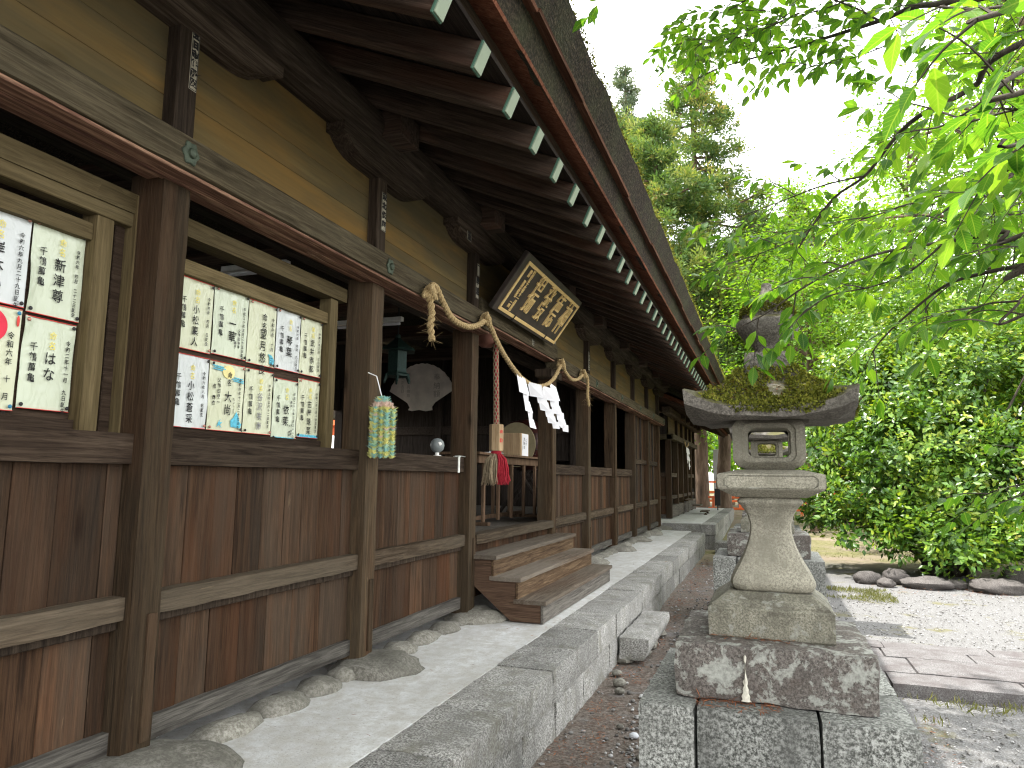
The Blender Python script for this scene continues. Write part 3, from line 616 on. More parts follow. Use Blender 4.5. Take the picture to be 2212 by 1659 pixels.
# end wall, back wall, floor, partition and interior beams
m = MB(); m.box(-5.5, -.16, -4.2, 18.09, 1.06, 1.125, .004); m.build('floor', 'floorw', hall)
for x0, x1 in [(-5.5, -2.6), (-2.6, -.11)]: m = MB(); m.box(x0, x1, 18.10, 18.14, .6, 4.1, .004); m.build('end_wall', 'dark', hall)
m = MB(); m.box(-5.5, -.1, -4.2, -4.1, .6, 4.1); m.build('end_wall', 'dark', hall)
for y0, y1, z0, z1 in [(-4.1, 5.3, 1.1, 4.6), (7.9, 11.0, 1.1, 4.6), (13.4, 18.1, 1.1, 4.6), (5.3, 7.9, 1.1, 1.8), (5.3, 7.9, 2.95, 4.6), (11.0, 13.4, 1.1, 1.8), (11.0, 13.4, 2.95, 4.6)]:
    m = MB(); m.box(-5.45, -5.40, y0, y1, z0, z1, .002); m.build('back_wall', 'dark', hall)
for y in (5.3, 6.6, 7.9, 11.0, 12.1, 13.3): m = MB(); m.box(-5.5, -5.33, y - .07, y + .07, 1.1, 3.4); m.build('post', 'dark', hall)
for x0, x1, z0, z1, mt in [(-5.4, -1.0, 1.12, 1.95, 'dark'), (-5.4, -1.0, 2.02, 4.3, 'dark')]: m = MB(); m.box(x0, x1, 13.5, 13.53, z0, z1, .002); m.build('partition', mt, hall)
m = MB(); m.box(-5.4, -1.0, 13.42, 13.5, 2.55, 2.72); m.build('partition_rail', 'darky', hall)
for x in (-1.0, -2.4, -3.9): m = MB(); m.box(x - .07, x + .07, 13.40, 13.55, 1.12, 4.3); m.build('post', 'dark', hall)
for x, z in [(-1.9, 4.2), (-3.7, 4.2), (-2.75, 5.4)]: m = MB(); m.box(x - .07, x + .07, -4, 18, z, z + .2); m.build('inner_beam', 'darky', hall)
m = MB(); m.box(-.9, -.8, -1, 18, 3.36, 3.5); m.build('inner_beam', 'darky', hall)
# jamb and sliding shutter beside the first post
for x0, x1, y0, y1, z0, z1, mt in [(-.22, -.14, 2.335, 2.395, 1.85, 2.95, 'framez'), (-.26, -.20, 2.285, 2.335, 1.85, 2.86, 'back'), (-.24, -.16, 1.2, 2.36, 2.80, 2.87, 'frame')]:
    m = MB(); m.box(x0, x1, y0, y1, z0, z1, .004); m.build('door_jamb', mt, hall)

# ================================================================== WOODEN STEPS
st = empty('wooden_steps', (.35, 7.42, .45), 'worn brown wooden steps of three treads below the entrance', 'steps')
for i, (xf, zt) in enumerate([(.23, 1.008), (.46, .828), (.69, .645)]):
    m = MB(); m.rough(xf - .30, xf, 6.01, 8.83, zt - .042, zt, .07, .008, .004, 5, i * 4); m.build('tread', 'step', st)
    m = MB(); zl = [.828, .645, .452][i]; m.box(xf - .055, xf - .03, 6.03, 8.81, zl - (.0 if i == 2 else .04), zt - .043, .003); m.build('riser', 'riser' if i < 2 else 'stepgrey', st)
for y0 in (6.035, 8.76):
    P = [(-.0, .965), (.172, .965), (.172, .785), (.402, .785), (.402, .602), (.632, .602), (.632, .452), (.36, .452), (.0, .74)]
    m = MB(); m.prism(P, y0, y0 + .045, 'y'); m.build('stringer', 'stringer', st, 20)

# ================================================================== FOUNDATION STONES
pre = empty('tmp', (0, 0, 0)); bpy.data.objects.remove(pre)
for i, y in enumerate(PY[1:]):
    r = random.uniform(.22, .27) if i else .36
    m = MB(); m.rock(((.05 if i else .04) + random.uniform(-.02, .03), y - .08 + random.uniform(-.03, .05), .44), (r * 1.05, r * 1.15, .105 if i else .12), i * 3.3, 22, 14, .2, 1.4, rz=random.uniform(0, 3)); o = m.build('foundation_stone', 'river', None, 60)
    nm = ['first', 'second', 'third', 'fourth', 'fifth', 'sixth', 'seventh', 'eighth', 'ninth'][i]
    tag(o, ['large grey boulder under the thick nearest post, cut by the frame', 'rounded boulder under the post with the paper crane garland', 'flat boulder under the post left of the wooden steps', 'boulder under the post just right of the wooden steps'][i] if i < 4 else 'rounded boulder under the %s post of the hall front' % nm, 'stone', 'boulders under the hall posts')
    if i < 8 and i != 2:
        y1 = PY[i + 2] - .25; q = y + .28; j = 0
        while q < y1 - .05:
            L = random.uniform(.28, .44); m = MB(); m.rock((-.03, q + L / 2, .445), (.115 + random.uniform(-.02, .02), L * .56, .065), q, 14, 9, .22, 1.5); o = m.build('edging_stone', 'river', None, 60)
            tag(o, 'small rounded stone in the row below the sill, between posts %s and %s' % (nm, ['second', 'third', '', 'fifth', 'sixth', 'seventh', 'eighth', 'ninth'][i]), 'stone', 'edging stones below the sill, bay %s' % nm); q += L + .01; j += 1

# ================================================================== NOTICE BOARDS AND SHEETS
def notice_board(y0, y1, zt, label, xb=-.22, rows=2.325):
    b = empty('notice_board', (xb, (y0 + y1) / 2, 1.87), label, 'notice board')
    m = MB(); m.box(xb - .03, xb - .012, y0, y1, 1.87, 2.73, .002); m.build('backing', 'back', b)
    m = MB(); m.rough(xb - .03, xb + .035, y0 - .02, y1 + .0, 2.685, 2.76, .06, .004, .002, 5, y0); m.build('rail', 'frame', b)
    m = MB(); m.box(xb - .02, xb + .02, y0, y1, 1.868, 1.915, .003); m.build('rail', 'back', b)
    m = MB(); m.rough(xb - .04, xb + .05, y1 + .0, y1 + .085, 1.868, 2.86, .08, .004, .002, 5, y1); m.build('stile', 'framez', b)
    m = MB(); m.rough(xb - .05, xb + .07, y0 - .3, y1 + .16, 2.86, 2.955, .08, .005, .002, 5, y0 + 9); m.build('head_rail', 'frame', b)
    return b
notice_board(.85, 2.165, 2.7, 'timber notice board with name sheets left of the thick nearest post', rows=2.32)
notice_board(2.42, 3.915, 2.7, 'timber notice board with ten name sheets between the first two posts')
SEN = '千鶴萬亀'
def sheet(y0, y1, z0, z1, mat, label, group, cols, gold=(), grey=(), extra=None, x=-.226, curl=.006):
    """cols: (text, position across 0..1, top 0..1 from above, size)"""
    m = MB(); nu, nv = 9, 12; V = []; F = []; sd_ = random.uniform(0, 99)
    for j in range(nv + 1):
        for i in range(nu + 1):
            u, v = i / nu, j / nv; e = max(abs(2 * u - 1), abs(2 * v - 1)) ** 6; h = curl * (mnoise.noise(Vector((u * 2.2, v * 2.2, sd_))) + .6 * e * max(0, mnoise.noise(Vector((u * 3, v * 3, sd_ + 9)))) * 3)
            V.append((x + .004 + abs(h) * .8, y0 + (y1 - y0) * u, z0 + (z1 - z0) * v))
    for j in range(nv):
        for i in range(nu): a = j * (nu + 1) + i; F.append([a, a + 1, a + nu + 2, a + nu + 1])
    n = len(V); V += [(p[0] - .002, p[1], p[2]) for p in V]; F += [[n + i for i in f][::-1] for f in F]
    rim = [i for i in range(nu + 1)] + [(j) * (nu + 1) + nu for j in range(1, nv + 1)] + [nv * (nu + 1) + i for i in range(nu - 1, -1, -1)] + [j * (nu + 1) for j in range(nv - 1, 0, -1)]
    for a, b in zip(rim, rim[1:] + rim[:1]): F.append([b, a, a + n, b + n])
    m.add(V, F, .5); o = m.build('name_sheet', mat, None, 60); tag(o, label, 'paper sheet', group)
    w, h = y1 - y0, z1 - z0; mtx = Matrix(((0, 0, 1, x + .0125), (1, 0, 0, y0), (0, 1, 0, z0), (0, 0, 0, 1)))
    for kind, mt in (('', 'ink'), ('g', 'gold'), ('f', 'greyink'), ('r', 'redink')):
        cs = [(c[0], c[1] * w, h * (1 - c[2]), c[3]) for c in cols if (c[4] if len(c) > 4 else '') == kind]
        if cs: textmesh(cs, 0, 0, mtx, bold=0.0 if kind == 'g' else .0004, gap=1.12, sx=.9).build('lettering', mt, o, 0)
    m = MB()
    for zz in (z0 - .001, z1 - .002): m.box(x + .004, x + .011, y0 + .002, y1 - .002, zz, zz + .003, .0005)
    m.build('red_edge', 'redink', o, 0)
    for i, (a, b) in enumerate([(.06, .04), (.94, .04), (.06, .96), (.94, .96)]):
        m = MB(); m.lathe([(.0075, 0), (.008, .003), (.005, .006), (.0, .0065)], (0, 0, 0), 10, mtx=Matrix.Rotation(R(90), 3, 'Y')); pin = m.build('pin', 'plasticblue' if extra == 'sun' else ('copper' if (i + int(sd_)) % 3 == 0 else 'black'), o); 
        for v in pin.data.vertices: v.co = v.co + Vector((x + .013, y0 + a * w, z0 + b * h))
    def flat(name, mt, poly, lift=.0115):
        q = MB(); q.prism([(y0 + a * w, z0 + b * h) for a, b in poly], x + lift - .001, x + lift, 'x'); q.build(name, mt, o, 0)
    if extra == 'sun':
        flat('red_sun', 'red', [(.55 + .25 * math.cos(a), .80 + .168 * math.sin(a)) for a in np.linspace(0, 2 * math.pi, 40)[:-1]])
        flat('red_seal', 'redink', [(.945 + .022 * math.cos(a), .88 + .055 * math.sin(a)) for a in np.linspace(0, 2 * math.pi, 20)[:-1]])
    if extra == 'waves':
        flat('yellow_sun', 'yellowprint', [(.52 + .17 * math.cos(a), .87 + .10 * math.sin(a)) for a in np.linspace(0, 2 * math.pi, 30)[:-1]], .0105)
        for a0, a1, b in [(.05, .36, .93), (.10, .42, .905), (.06, .34, .88), (.68, .95, .80), (.62, .97, .775), (.66, .97, .75)]: flat('blue_stripe', 'blueprint', [(a0, b), (a1, b - .012), (a1, b + .004), (a0, b + .014)])
        flat('blue_print', 'blueprint', [(.66, .07), (.93, .06), (.97, .12), (.90, .16), (.88, .22), (.80, .30), (.74, .22), (.64, .16)])
        flat('blue_print', 'blueprint', [(.30, .12), (.36, .17), (.33, .12), (.42, .13), (.35, .09), (.4, .04), (.32, .08), (.26, .05)])
    if extra == 'corner': flat('blue_print', 'blueprint', [(.80, .05), (.95, .05), (.97, .13), (.86, .2), (.74, .21), (.80, .15)])
    if extra == 'strip': flat('patterned_strip', 'blueprint', [(.02, .005), (.98, .005), (.98, .05), (.02, .05)])
    return o
GA, GB = 'name sheets on the left notice board', 'name sheets on the right notice board'
def std(date, name, nm_sz=.06, kind='', top=.36, gold='g', sen=True, dsz=.027):
    c = [(date, .86, .2, dsz * .84), ('命名', .55, .13, .036, gold), (name, .53, top, nm_sz * .80, kind)]
    if sen: c.append((SEN, .20, .28, .037))
    return c
sheet(1.66, 1.922, 2.335, 2.70, 'sheetw', 'white sleeved sheet at the frame edge, above the sheet with the red sun', GA, std('令和六年九月二十九日誕生', '岸本いと', .075), curl=.008)
sheet(1.93, 2.16, 2.325, 2.705, 'sheetg', 'crinkled sleeved sheet in the upper right corner of the left notice board', GA, std('令和六年 四月 二十二日誕生', '新津尊', .072, dsz=.022), curl=.01)
sheet(1.65, 1.918, 1.93, 2.325, 'sheet', 'sheet with a big red sun disc and blue pins', GA, [('令和六年 十 月 八 日生', .86, .24, .03), ('命名', .55, .16, .05, 'g')], extra='sun')
sheet(1.93, 2.15, 1.945, 2.31, 'sheetg', 'sleeved sheet in the lower right corner of the left notice board', GA, std('令和二年十一月 九日誕生', 'はな', .072), curl=.009)
ysb = [2.44, 2.80, 3.085, 3.355, 3.64, 3.91]
ysb = [2.665, 2.925, 3.195, 3.44, 3.675, 3.905]
top = [('sheet', '令和四年 四月 日誕生', '小松稟人', '', 'g', None, 'top row sheet partly hidden by the thick post', True),
       ('sheetg', '平成三十年五月二十五日誕生', '一華', '', 'g', None, 'crinkled top row sheet with a two-character name, second from the thick post', True),
       ('sheet', '令和四年 十月 二日生', '望月悠良', '', '', 'corner', 'top row sheet without sleeve, with a small blue print in its corner', False),
       ('sheetw', '令和六年 四月 九日誕生', '琴葉', '', 'g', None, 'bluish white crinkled sleeve in the top row beside the last sheet', True),
       ('sheet', '令和三年三月 三日誕生', '武井恭都', '', 'g', None, 'top row sheet at the right end of the right notice board', True)]
bot = [('sheetw', '令和六年八月 日誕生', '小松蒼采', '', 'g', None, 'whitish bottom row sheet partly hidden by the thick post', True),
       ('sheet', '令和四年十二月二十七日生', '大尚', '', '', 'waves', 'bottom row sheet printed with blue streaks and a pale yellow sun', False),
       ('sheet', '令和五年五月十二日誕生', '谷沢咲南', 'f', 'g', None, 'bottom row sheet with a faded grey name', True),
       ('sheetg', '平成二十八年三月三十一日誕生', '依茉', '', 'g', 'strip', 'bottom row sheet hanging lower than its neighbours with a patterned strip', True),
       ('sheet', '令和二年七月十四日誕生', '古屋珠菜', '', 'g', 'strip', 'bottom row sheet at the right end of the right notice board', True)]
for row, (z0, z1) in ((top, (2.32, 2.685)), (bot, (1.93, 2.295))):
    for i, (mt, date, nm, kd, gd, ex, lab, sen) in enumerate(row):
        dz = random.uniform(-.006, .006) - (.03 if ex == 'strip' and i == 3 else 0)
        c = std(date, nm, .062 if len(nm) > 2 else .078, kd, .36 if len(nm) > 2 else .42, gd, sen, .025)
        if nm == '大尚': c += [('父鶴田晃一', .26, .24, .026), ('母 麻衣', .13, .34, .026), ('たいしょう', .70, .5, .016)]
        if nm == '望月悠良': c = [(date, .86, .2, .026), ('命名', .55, .17, .046), (nm, .53, .42, .062)]
        if nm == '一華': c += [('父鶴田祐平', .74, .55, .02), ('母 裕子', .64, .62, .02)]
        if nm == '依茉': c += [('長女', .74, .34, .018), ('父 良樹', .78, .72, .016), ('母 麻美', .7, .74, .016)]
        sheet(ysb[i] + .004, ysb[i + 1] - .004, z0 + dz, z1 + dz, mt, lab, GB, c, extra=ex, curl=.009 if mt != 'sheet' else .005)

# ================================================================== STICKERS ON THE POSTS
def sticker(y0, y1, z0, z1, x, txt, label, dark=False, face='x', size=None):
    m = MB(); m.box(x, x + .002, y0, y1, z0, z1, .0005); o = m.build('votive_sticker', 'ink' if dark else 'sticker', None, 0); tag(o, label, 'sticker', 'votive stickers on the timbers')
    sz = size or (y1 - y0) * .82; n = len(txt); h = z1 - z0; gap = min(1.0, h * .94 / (sz * n)) if n else 1
    mtx = Matrix(((0, 0, 1, x + .0032), (1, 0, 0, (y0 + y1) / 2), (0, 1, 0, z0), (0, 0, 0, 1)))
    textmesh([(txt, 0, h * .985, sz)], 0, 0, mtx, bold=.004, gap=h * .96 / (sz * n), sx=.95).build('lettering', 'stickerw' if dark else 'ink', o, 0)
    q = MB(); t = .0035
    for a in ((y0 + .002, y0 + .002 + t, z0 + .003, z1 - .003), (y1 - .002 - t, y1 - .002, z0 + .003, z1 - .003), (y0, y1, z0 + .002, z0 + .002 + t), (y0, y1, z1 - .002 - t, z1 - .002)): q.box(x + .002, x + .003, *a, .0003)
    q.build('border', 'ink' if not dark else 'stickerw', o, 0)
sticker(2.44, 2.488, 3.50, 3.80, -.0045, '五日市後藤賀', 'long pale sticker with thick black characters on the nearest upper strut')
sticker(4.235, 4.30, 3.42, 3.70, -.0045, '東北條志', 'grey sticker with dark characters on the strut above the crane garland')
sticker(5.99, 6.06, 3.36, 3.56, -.0045, '早船', 'framed sticker on the strut left of the gilded sign board', size=.075)
sticker(6.02, 6.07, 3.58, 3.70, -.0045, '一', 'small white paper stuck above the framed sticker left of the sign board')
sticker(8.63, 8.70, 3.40, 3.68, -.0045, '吉野会本舗', 'tall white sticker on the strut right of the gilded sign board')
sticker(5.62, 5.72, 3.80, 3.88, .056, '重', 'small white square sticker on the boat bracket left of the sign board')
sticker(10.50, 10.58, 3.33, 3.62, -.0045, '花村石工', 'pale sticker on the strut beyond the sign board')
sticker(7.62, 7.70, 3.20, 3.27, .024, '石', 'small square sticker on the lintel below the sign board')

# ================================================================== SIGN BOARD
SY0, SY1 = 6.20, 8.10; bx, bz, tx, tz = .135, 3.295, .455, 3.735
sg = empty('sign_board', (.14, 7.15, 3.3), 'black sign board with gilded border and seal script, leaning out over the entrance', 'sign')
up = Vector((tx - bx, 0, tz - bz)); H = up.length; up.normalize(); nrm = Vector((up.z, 0, -up.x)); Wd = SY1 - SY0
SMX = Matrix(((0, up.x, nrm.x, bx), (1, 0, 0, SY0), (0, up.z, nrm.z, bz), (0, 0, 0, 1)))
m = MB(); m.box(-.11, Wd + .03, -.03, H + .06, -.05, 0, .006, .5, SMX); m.build('panel', 'plaque', sg)
m = MB(); t = .034
for a in ((0, Wd, 0, t), (0, Wd, H - t, H), (0, t, t + .001, H - t - .001), (Wd - t, Wd, t + .001, H - t - .001)): m.box(a[0], a[1], a[2], a[3], -.004, .012, .003, .5, SMX)
m.build('gilt_border', 'signgold', sg)
cols = [(c, Wd * (.875 - .195 * i), 0, 0) for i, c in enumerate('神德發揚')]
m = MB()
for c, xx, _, _ in cols:
    q = textmesh([(c, 0, 0, .24)], 0, 0, Matrix(), sx=1.0, sy=1.95, bold=-.0015, depth=.010)
    q.v = [tuple(SMX @ Vector((xx + p[0], H * .955 + p[1], .006 + p[2]))) for p in q.v]; m.add(q.v, q.f, .5)
m.build('lettering', 'signgold', sg, 0)
q = textmesh([('昭和五十六年十一月吉日', .25, H * .93, .046), ('奉納 東京大鶴會 一同', .17, H * .90, .042)], 0, 0, Matrix(), bold=.002, depth=.004, gap=.92, sx=1.2)
q.v = [tuple(SMX @ Vector((p[0], p[1], .003 + p[2]))) for p in q.v]; q.build('lettering', 'signgold', sg, 0)
for y in (.42, 1.48):
    m = MB(); m.tube([SMX @ Vector(p) for p in ((y, -.02, -.09), (y, -.02, .016), (y, .05, .02))], .007, 6); m.build('iron_hook', 'black', sg)
m = MB(); m.tube([(.33, 6.4, 3.72), (.06, 6.4, 4.02)], .006, 6); m.build('iron_stay', 'black', sg); m = MB(); m.tube([(.33, 7.9, 3.72), (.06, 7.9, 4.02)], .006, 6); m.build('iron_stay', 'black', sg)

# ================================================================== STRAW ROPE WITH PAPER STREAMERS
def smooth(P, n=10):
    P = [Vector(p) for p in P]; out = []
    for i in range(len(P) - 1):
        p0, p1, p2, p3 = P[max(i - 1, 0)], P[i], P[i + 1], P[min(i + 2, len(P) - 1)]
        for k in range(n):
            t = k / n; out.append(.5 * ((2 * p1) + (p2 - p0) * t + (2 * p0 - 5 * p1 + 4 * p2 - p3) * t * t + (3 * p1 - p0 - 3 * p2 + p3) * t ** 3))
    out.append(P[-1]); return out
def strands(m, P, rad, ns=2, turns_per_m=11, sub=16):
    P = smooth(P, sub); ln = 0; fr = []
    for i, p in enumerate(P):
        if i: ln += (p - P[i - 1]).length
        d = (P[min(i + 1, len(P) - 1)] - P[max(i - 1, 0)]).normalized(); u = d.cross(Vector((1, 0, .05))).normalized(); fr.append((p, u, d.cross(u), ln))
    for s_ in range(ns):
        pts = [p + (u * math.cos(l * turns_per_m * 6.283 + s_ * 6.283 / ns) + w * math.sin(l * turns_per_m * 6.283 + s_ * 6.283 / ns)) * rad * .52 for p, u, w, l in fr]; m.tube(pts, rad * .62, 7)
def fibres(m, P, n, L, rad=.0012, down=.6):
    P = [Vector(p) for p in P]
    for _ in range(n):
        p = random.choice(P); d = Vector((random.gauss(0, 1), random.gauss(0, 1), random.gauss(-down, .8))).normalized(); m.tube([p, p + d * L * random.uniform(.4, 1)], [rad, rad * .4], 3, cap=False)
rope = empty('straw_rope', (.16, 7.4, 3.0), 'twisted straw rope sagging across the entrance lintel', 'rope')
px = lambda L, x=.175: [tuple(atX(p, x)) for p in L]
main = px([(930, 622), (934, 617), (942, 622), (955, 650), (972, 682), (990, 698), (1014, 706), (1034, 702), (1050, 690)]); main2 = px([(1050, 690), (1062, 712), (1072, 735), (1088, 765), (1108, 795), (1128, 818), (1152, 832), (1178, 832), (1198, 815), (1213, 784)]); main3 = px([(1213, 784), (1222, 805), (1236, 820), (1250, 818), (1260, 808)])
m = MB(); strands(m, main, .025); m.build('rope_span', 'rope', rope); m = MB(); strands(m, main2, .024); m.build('rope_span', 'rope', rope); m = MB(); strands(m, main3, .022); m.build('rope_span', 'rope', rope)
tail1 = px([(932, 622), (926, 635), (930, 655), (933, 680), (930, 705), (933, 735)]); tail2 = px([(1260, 808), (1268, 815), (1270, 835), (1269, 855), (1272, 876)])
m = MB(); strands(m, tail1, .025, 2, 10); fibres(m, smooth(tail1)[-30:], 40, .12); m.build('rope_end', 'rope', rope); m = MB(); strands(m, tail2, .021, 2, 10); fibres(m, smooth(tail2)[-20:], 30, .12); m.build('rope_end', 'rope', rope)
for c in ((1050, 690), (930, 632), (1213, 786), (1260, 808)):
    m = MB(); w = atX(c, .18); K = []
    for i in range(30): a = i / 29 * 4 * math.pi; K.append((w[0] + .03 * math.cos(a * .5 + 1), w[1] + .05 * math.cos(a), w[2] + .045 * math.sin(a * 1.5)))
    strands(m, K[::3], .021, 3, 9, 6); fibres(m, K, 25, .1); m.build('knot', 'rope', rope)
m = MB(); fibres(m, smooth(main) + smooth(main2) + smooth(main3), 170, .05, .0012, .3); m.build('loose_straw', 'rope', rope)
def shide(p, s, n, lab, lean, drop, turn=0.0, first=1.35):
    p = Vector(p); m = MB(); yv = Vector((math.sin(turn), math.cos(turn), 0)); dn = Vector((.10 * math.sin(turn), lean, -1)).normalized(); nx = yv.cross(dn).normalized(); th = nx * .0012
    a = p.copy(); k = s * first; V = []
    for i in range(n):
        q = [a, a + yv * k * .9 + dn * k * .18, a + yv * k * .9 + dn * k * 1.05 + nx * .02 * (1 if i % 2 else -1), a + dn * k * .95]
        vs = [v + th for v in q] + [v - th for v in q]; m.add(vs, [[0, 1, 2, 3], [7, 6, 5, 4], [0, 4, 5, 1], [1, 5, 6, 2], [2, 6, 7, 3], [3, 7, 4, 0]], .5)
        a = a + dn * k * .70 + yv * k * (.45 if i % 2 == 0 else .12) + nx * .008; k = s * (1 - .06 * i)
    o = m.build('paper_streamer', 'white', None, 20); tag(o, lab, 'paper streamer', 'white zigzag paper streamers on the straw rope')
sp_ = [((1116, 806), .155, 5, 'leftmost zigzag paper streamer with a broad first fold', .5, .2, .12), ((1139, 824), .125, 6, 'narrow twisted paper streamer, second along the rope', .45, .2, .9), ((1171, 833), .125, 6, 'paper streamer in the sag of the rope, third along', .35, .2, .75), ((1187, 826), .155, 5, 'rightmost zigzag paper streamer, the broadest and lowest', .62, .2, .1)]
for c, s_, n, lab, lean, dr, tn in sp_: shide(atX(c, .18), s_, n, lab, lean, dr, tn)

# ================================================================== BELL, BELL ROPE
bell = empty('bell', (-.48, 7.4, 3.35), 'round copper bell behind the lintel above the bell rope', 'bell')
m = MB(); m.lathe([(0, -.15), (.06, -.14), (.11, -.10), (.14, -.04), (.148, .0), (.152, .005), (.152, .02), (.145, .03), (.12, .09), (.06, .13), (0, .14)], (-.45, 7.40, 3.30), 24); m.build('body', 'copper', bell)
m = MB(); m.tube([(-.47, 7.4, 3.5), (-.47, 7.4, 3.66)], .02, 8); m.build('hanger', 'black', bell)
br = empty('bell_rope', (-.32, 7.40, 2.0), 'red and white braided bell rope with hexagonal handle and tassel', 'bell rope')
m = MB(); m.tube([(-.34, 7.4, 3.36), (-.325, 7.4, 2.8), (-.315, 7.4, 2.24)], .027, 14); m.build('red_core', 'tassred', br)
m = MB()
for k in range(5):
    for sgn in (1, -1):
        P = [(-.34 + .025 * i / 70 + .028 * math.cos(sgn * i * .25 + k * 1.2566), 7.4 + .028 * math.sin(sgn * i * .25 + k * 1.2566), 3.36 - 1.12 * i / 70) for i in range(71)]; m.tube(P, .0062, 5)
m.build('white_braid', 'tassbeige', br)
hx = MB(); hx.lathe([(.078, 0), (.080, .004), (.080, .288), (.076, .292)], (-.315, 7.4, 1.985), 6, a0=R(12)); h = hx.build('handle', 'pale', br, 20)
a = R(-18); 
q = textmesh([('奉', 0, 0, .05), ('納', 0, -.09, .05)], 0, 0, Matrix(), bold=.003)
fc = Vector((math.cos(R(-18)), math.sin(R(-18)), 0)); tv = Vector((-fc.y, fc.x, 0))
q.v = [tuple(Vector((-.315, 7.4, 2.21)) + fc * .0712 + tv * p[0] + Vector((0, 0, p[1]))) for p in q.v]; q.build('lettering', 'redink', h, 0)
def tassel(c, r0, L, n, mat, name, par, ang0, ang1):
    m = MB()
    for _ in range(n):
        a = random.uniform(ang0, ang1); rr = r0 * math.sqrt(random.random()); b = Vector(c) + Vector((math.cos(a) * rr * .5, math.sin(a) * rr * .5, 0)); e = L * random.uniform(.8, 1.05)
        m.tube([b, b + Vector((math.cos(a) * rr * .9, math.sin(a) * rr * .9, -e * .25)), b + Vector((math.cos(a) * rr * 1.1 + random.gauss(0, .008), math.sin(a) * rr * 1.1 + random.gauss(0, .008), -e * .6)), b + Vector((math.cos(a) * rr * 1.25 + random.gauss(0, .014), math.sin(a) * rr * 1.25 + random.gauss(0, .014), -e))], [.006, .006, .005, .003], 4)
    m.build(name, mat, par)
tassel((-.315, 7.4, 1.965), .085, .34, 170, 'tassred', 'tassel', br, R(-60), R(110)); tassel((-.315, 7.4, 1.955), .085, .34, 150, 'tassbeige', 'tassel', br, R(110), R(300))
m = MB(); m.lathe([(.05, 0), (.062, -.015), (.05, -.035), (.055, -.05), (.04, -.06)], (-.315, 7.4, 1.985), 16); m.build('collar', 'tassred', br)

# ================================================================== PAPER CRANE GARLAND
gm = G('folded paper pastel'); gm.set(Base_Color=gm.ramp(gm.attr(), [(0, (.25, .50, .52)), (.28, (.32, .58, .50)), (.30, (.62, .66, .22)), (.62, (.74, .68, .25)), (.64, (.45, .62, .34)), (.86, (.40, .60, .55)), (.88, (.70, .45, .36)), (1, (.72, .62, .55))]), Roughness=.7); M['paper'] = gm.m
sen = empty('paper_crane_garland', (.10, 4.16, 1.83), 'pastel garland of folded paper cranes hanging on the second post', 'garland')
pts, dr, nm, tn = [], [], [], []
for s_ in range(11):
    a = s_ / 11 * 6.283; r0 = .068 * (.55 if s_ % 3 == 0 else 1)
    m = MB(); cx, cy = .11 + r0 * math.cos(a), 4.15 + r0 * 1.15 * math.sin(a)
    band = random.random()
    for j in range(34):
        z = 2.21 - j * .0118; sh = min(1, (2.24 - z) / .10); bx_, by_ = .11 + (cx - .11) * sh, 4.15 + (cy - 4.15) * sh; t0 = random.choice([.1, .2, .4, .5, .58, .7, .8]) if z < 2.14 or z > 2.18 else .94
        if random.random() < .06: t0 = .95
        rot = random.uniform(0, 6.28); S_ = .020 * random.uniform(.85, 1.15)
        for w, (dx, dz, ln) in enumerate([(1, .7, 1.5), (-1, .7, 1.5), (0, .35, 1.3), (0, .5, -1.2)]):
            ax = Vector((math.cos(rot), math.sin(rot), 0)); bx2 = Vector((-math.sin(rot), math.cos(rot), 0))
            tip = ax * dx * S_ * ln + Vector((0, 0, dz * S_)) + (bx2 * ln * S_ if dx == 0 else Vector()); c0 = Vector((bx_, by_, z)); sd2 = (bx2 if dx else ax) * S_ * (.75 if dx else .22)
            m.add([c0 + sd2, c0 - sd2, c0 + tip, c0 + Vector((0, 0, -S_ * .5))], [[0, 2, 1], [0, 3, 2], [1, 2, 3]], t0)
    m.build('crane_string', 'paper', sen, 0)
m = MB(); m.tube([(.10, 4.15, 2.22), (.06, 4.14, 2.36), (.0, 4.13, 2.385)], .004, 5); m.build('cord', 'white', sen)

# ================================================================== SMALL FITTINGS
gl = empty('globe_lamp', (-.10, 5.44, 1.868), 'small grey ball lamp standing on the rail left of the entrance', 'lamp')
m = MB(); m.lathe([(0, -.062), (.03, -.055), (.052, -.034), (.062, 0), (.052, .034), (.03, .055), (0, .062)], (-.10, 5.44, 1.955), 22); m.build('ball', 'greyplastic', gl, 60)
m = MB(); m.lathe([(.034, 0), (.034, .006), (.016, .01), (.016, .03)], (-.10, 5.44, 1.866), 16); m.build('foot', 'whitemetal', gl)
m = MB(); m.lathe([(0, .0), (.018, .0), (.018, .018), (.012, .026), (0, .028)], (0, 0, 0), 14, mtx=Matrix.Rotation(R(60), 3, Vector((.6, .8, 0)).cross(Vector((0, 0, 1))) * -1)); o = m.build('cap', 'whitemetal', gl)
for v in o.data.vertices: v.co += Vector((-.07, 5.40, 1.96))
lt = empty('door_latch', (-.05, 5.86, 1.85), 'white metal hook latch on the rail end at the entrance post', 'latch')
m = MB(); m.box(-.06, -.05, 5.78, 5.81, 1.73, 1.87, .002); m.box(-.10, -.045, 5.775, 5.815, 1.868, 1.874, .001); m.build('plate', 'whitemetal', lt); m = MB(); m.tube([(-.055, 5.70, 1.872), (-.05, 5.8, 1.878), (-.05, 5.93, 1.874)], .005, 6); m.build('hook', 'steel', lt)

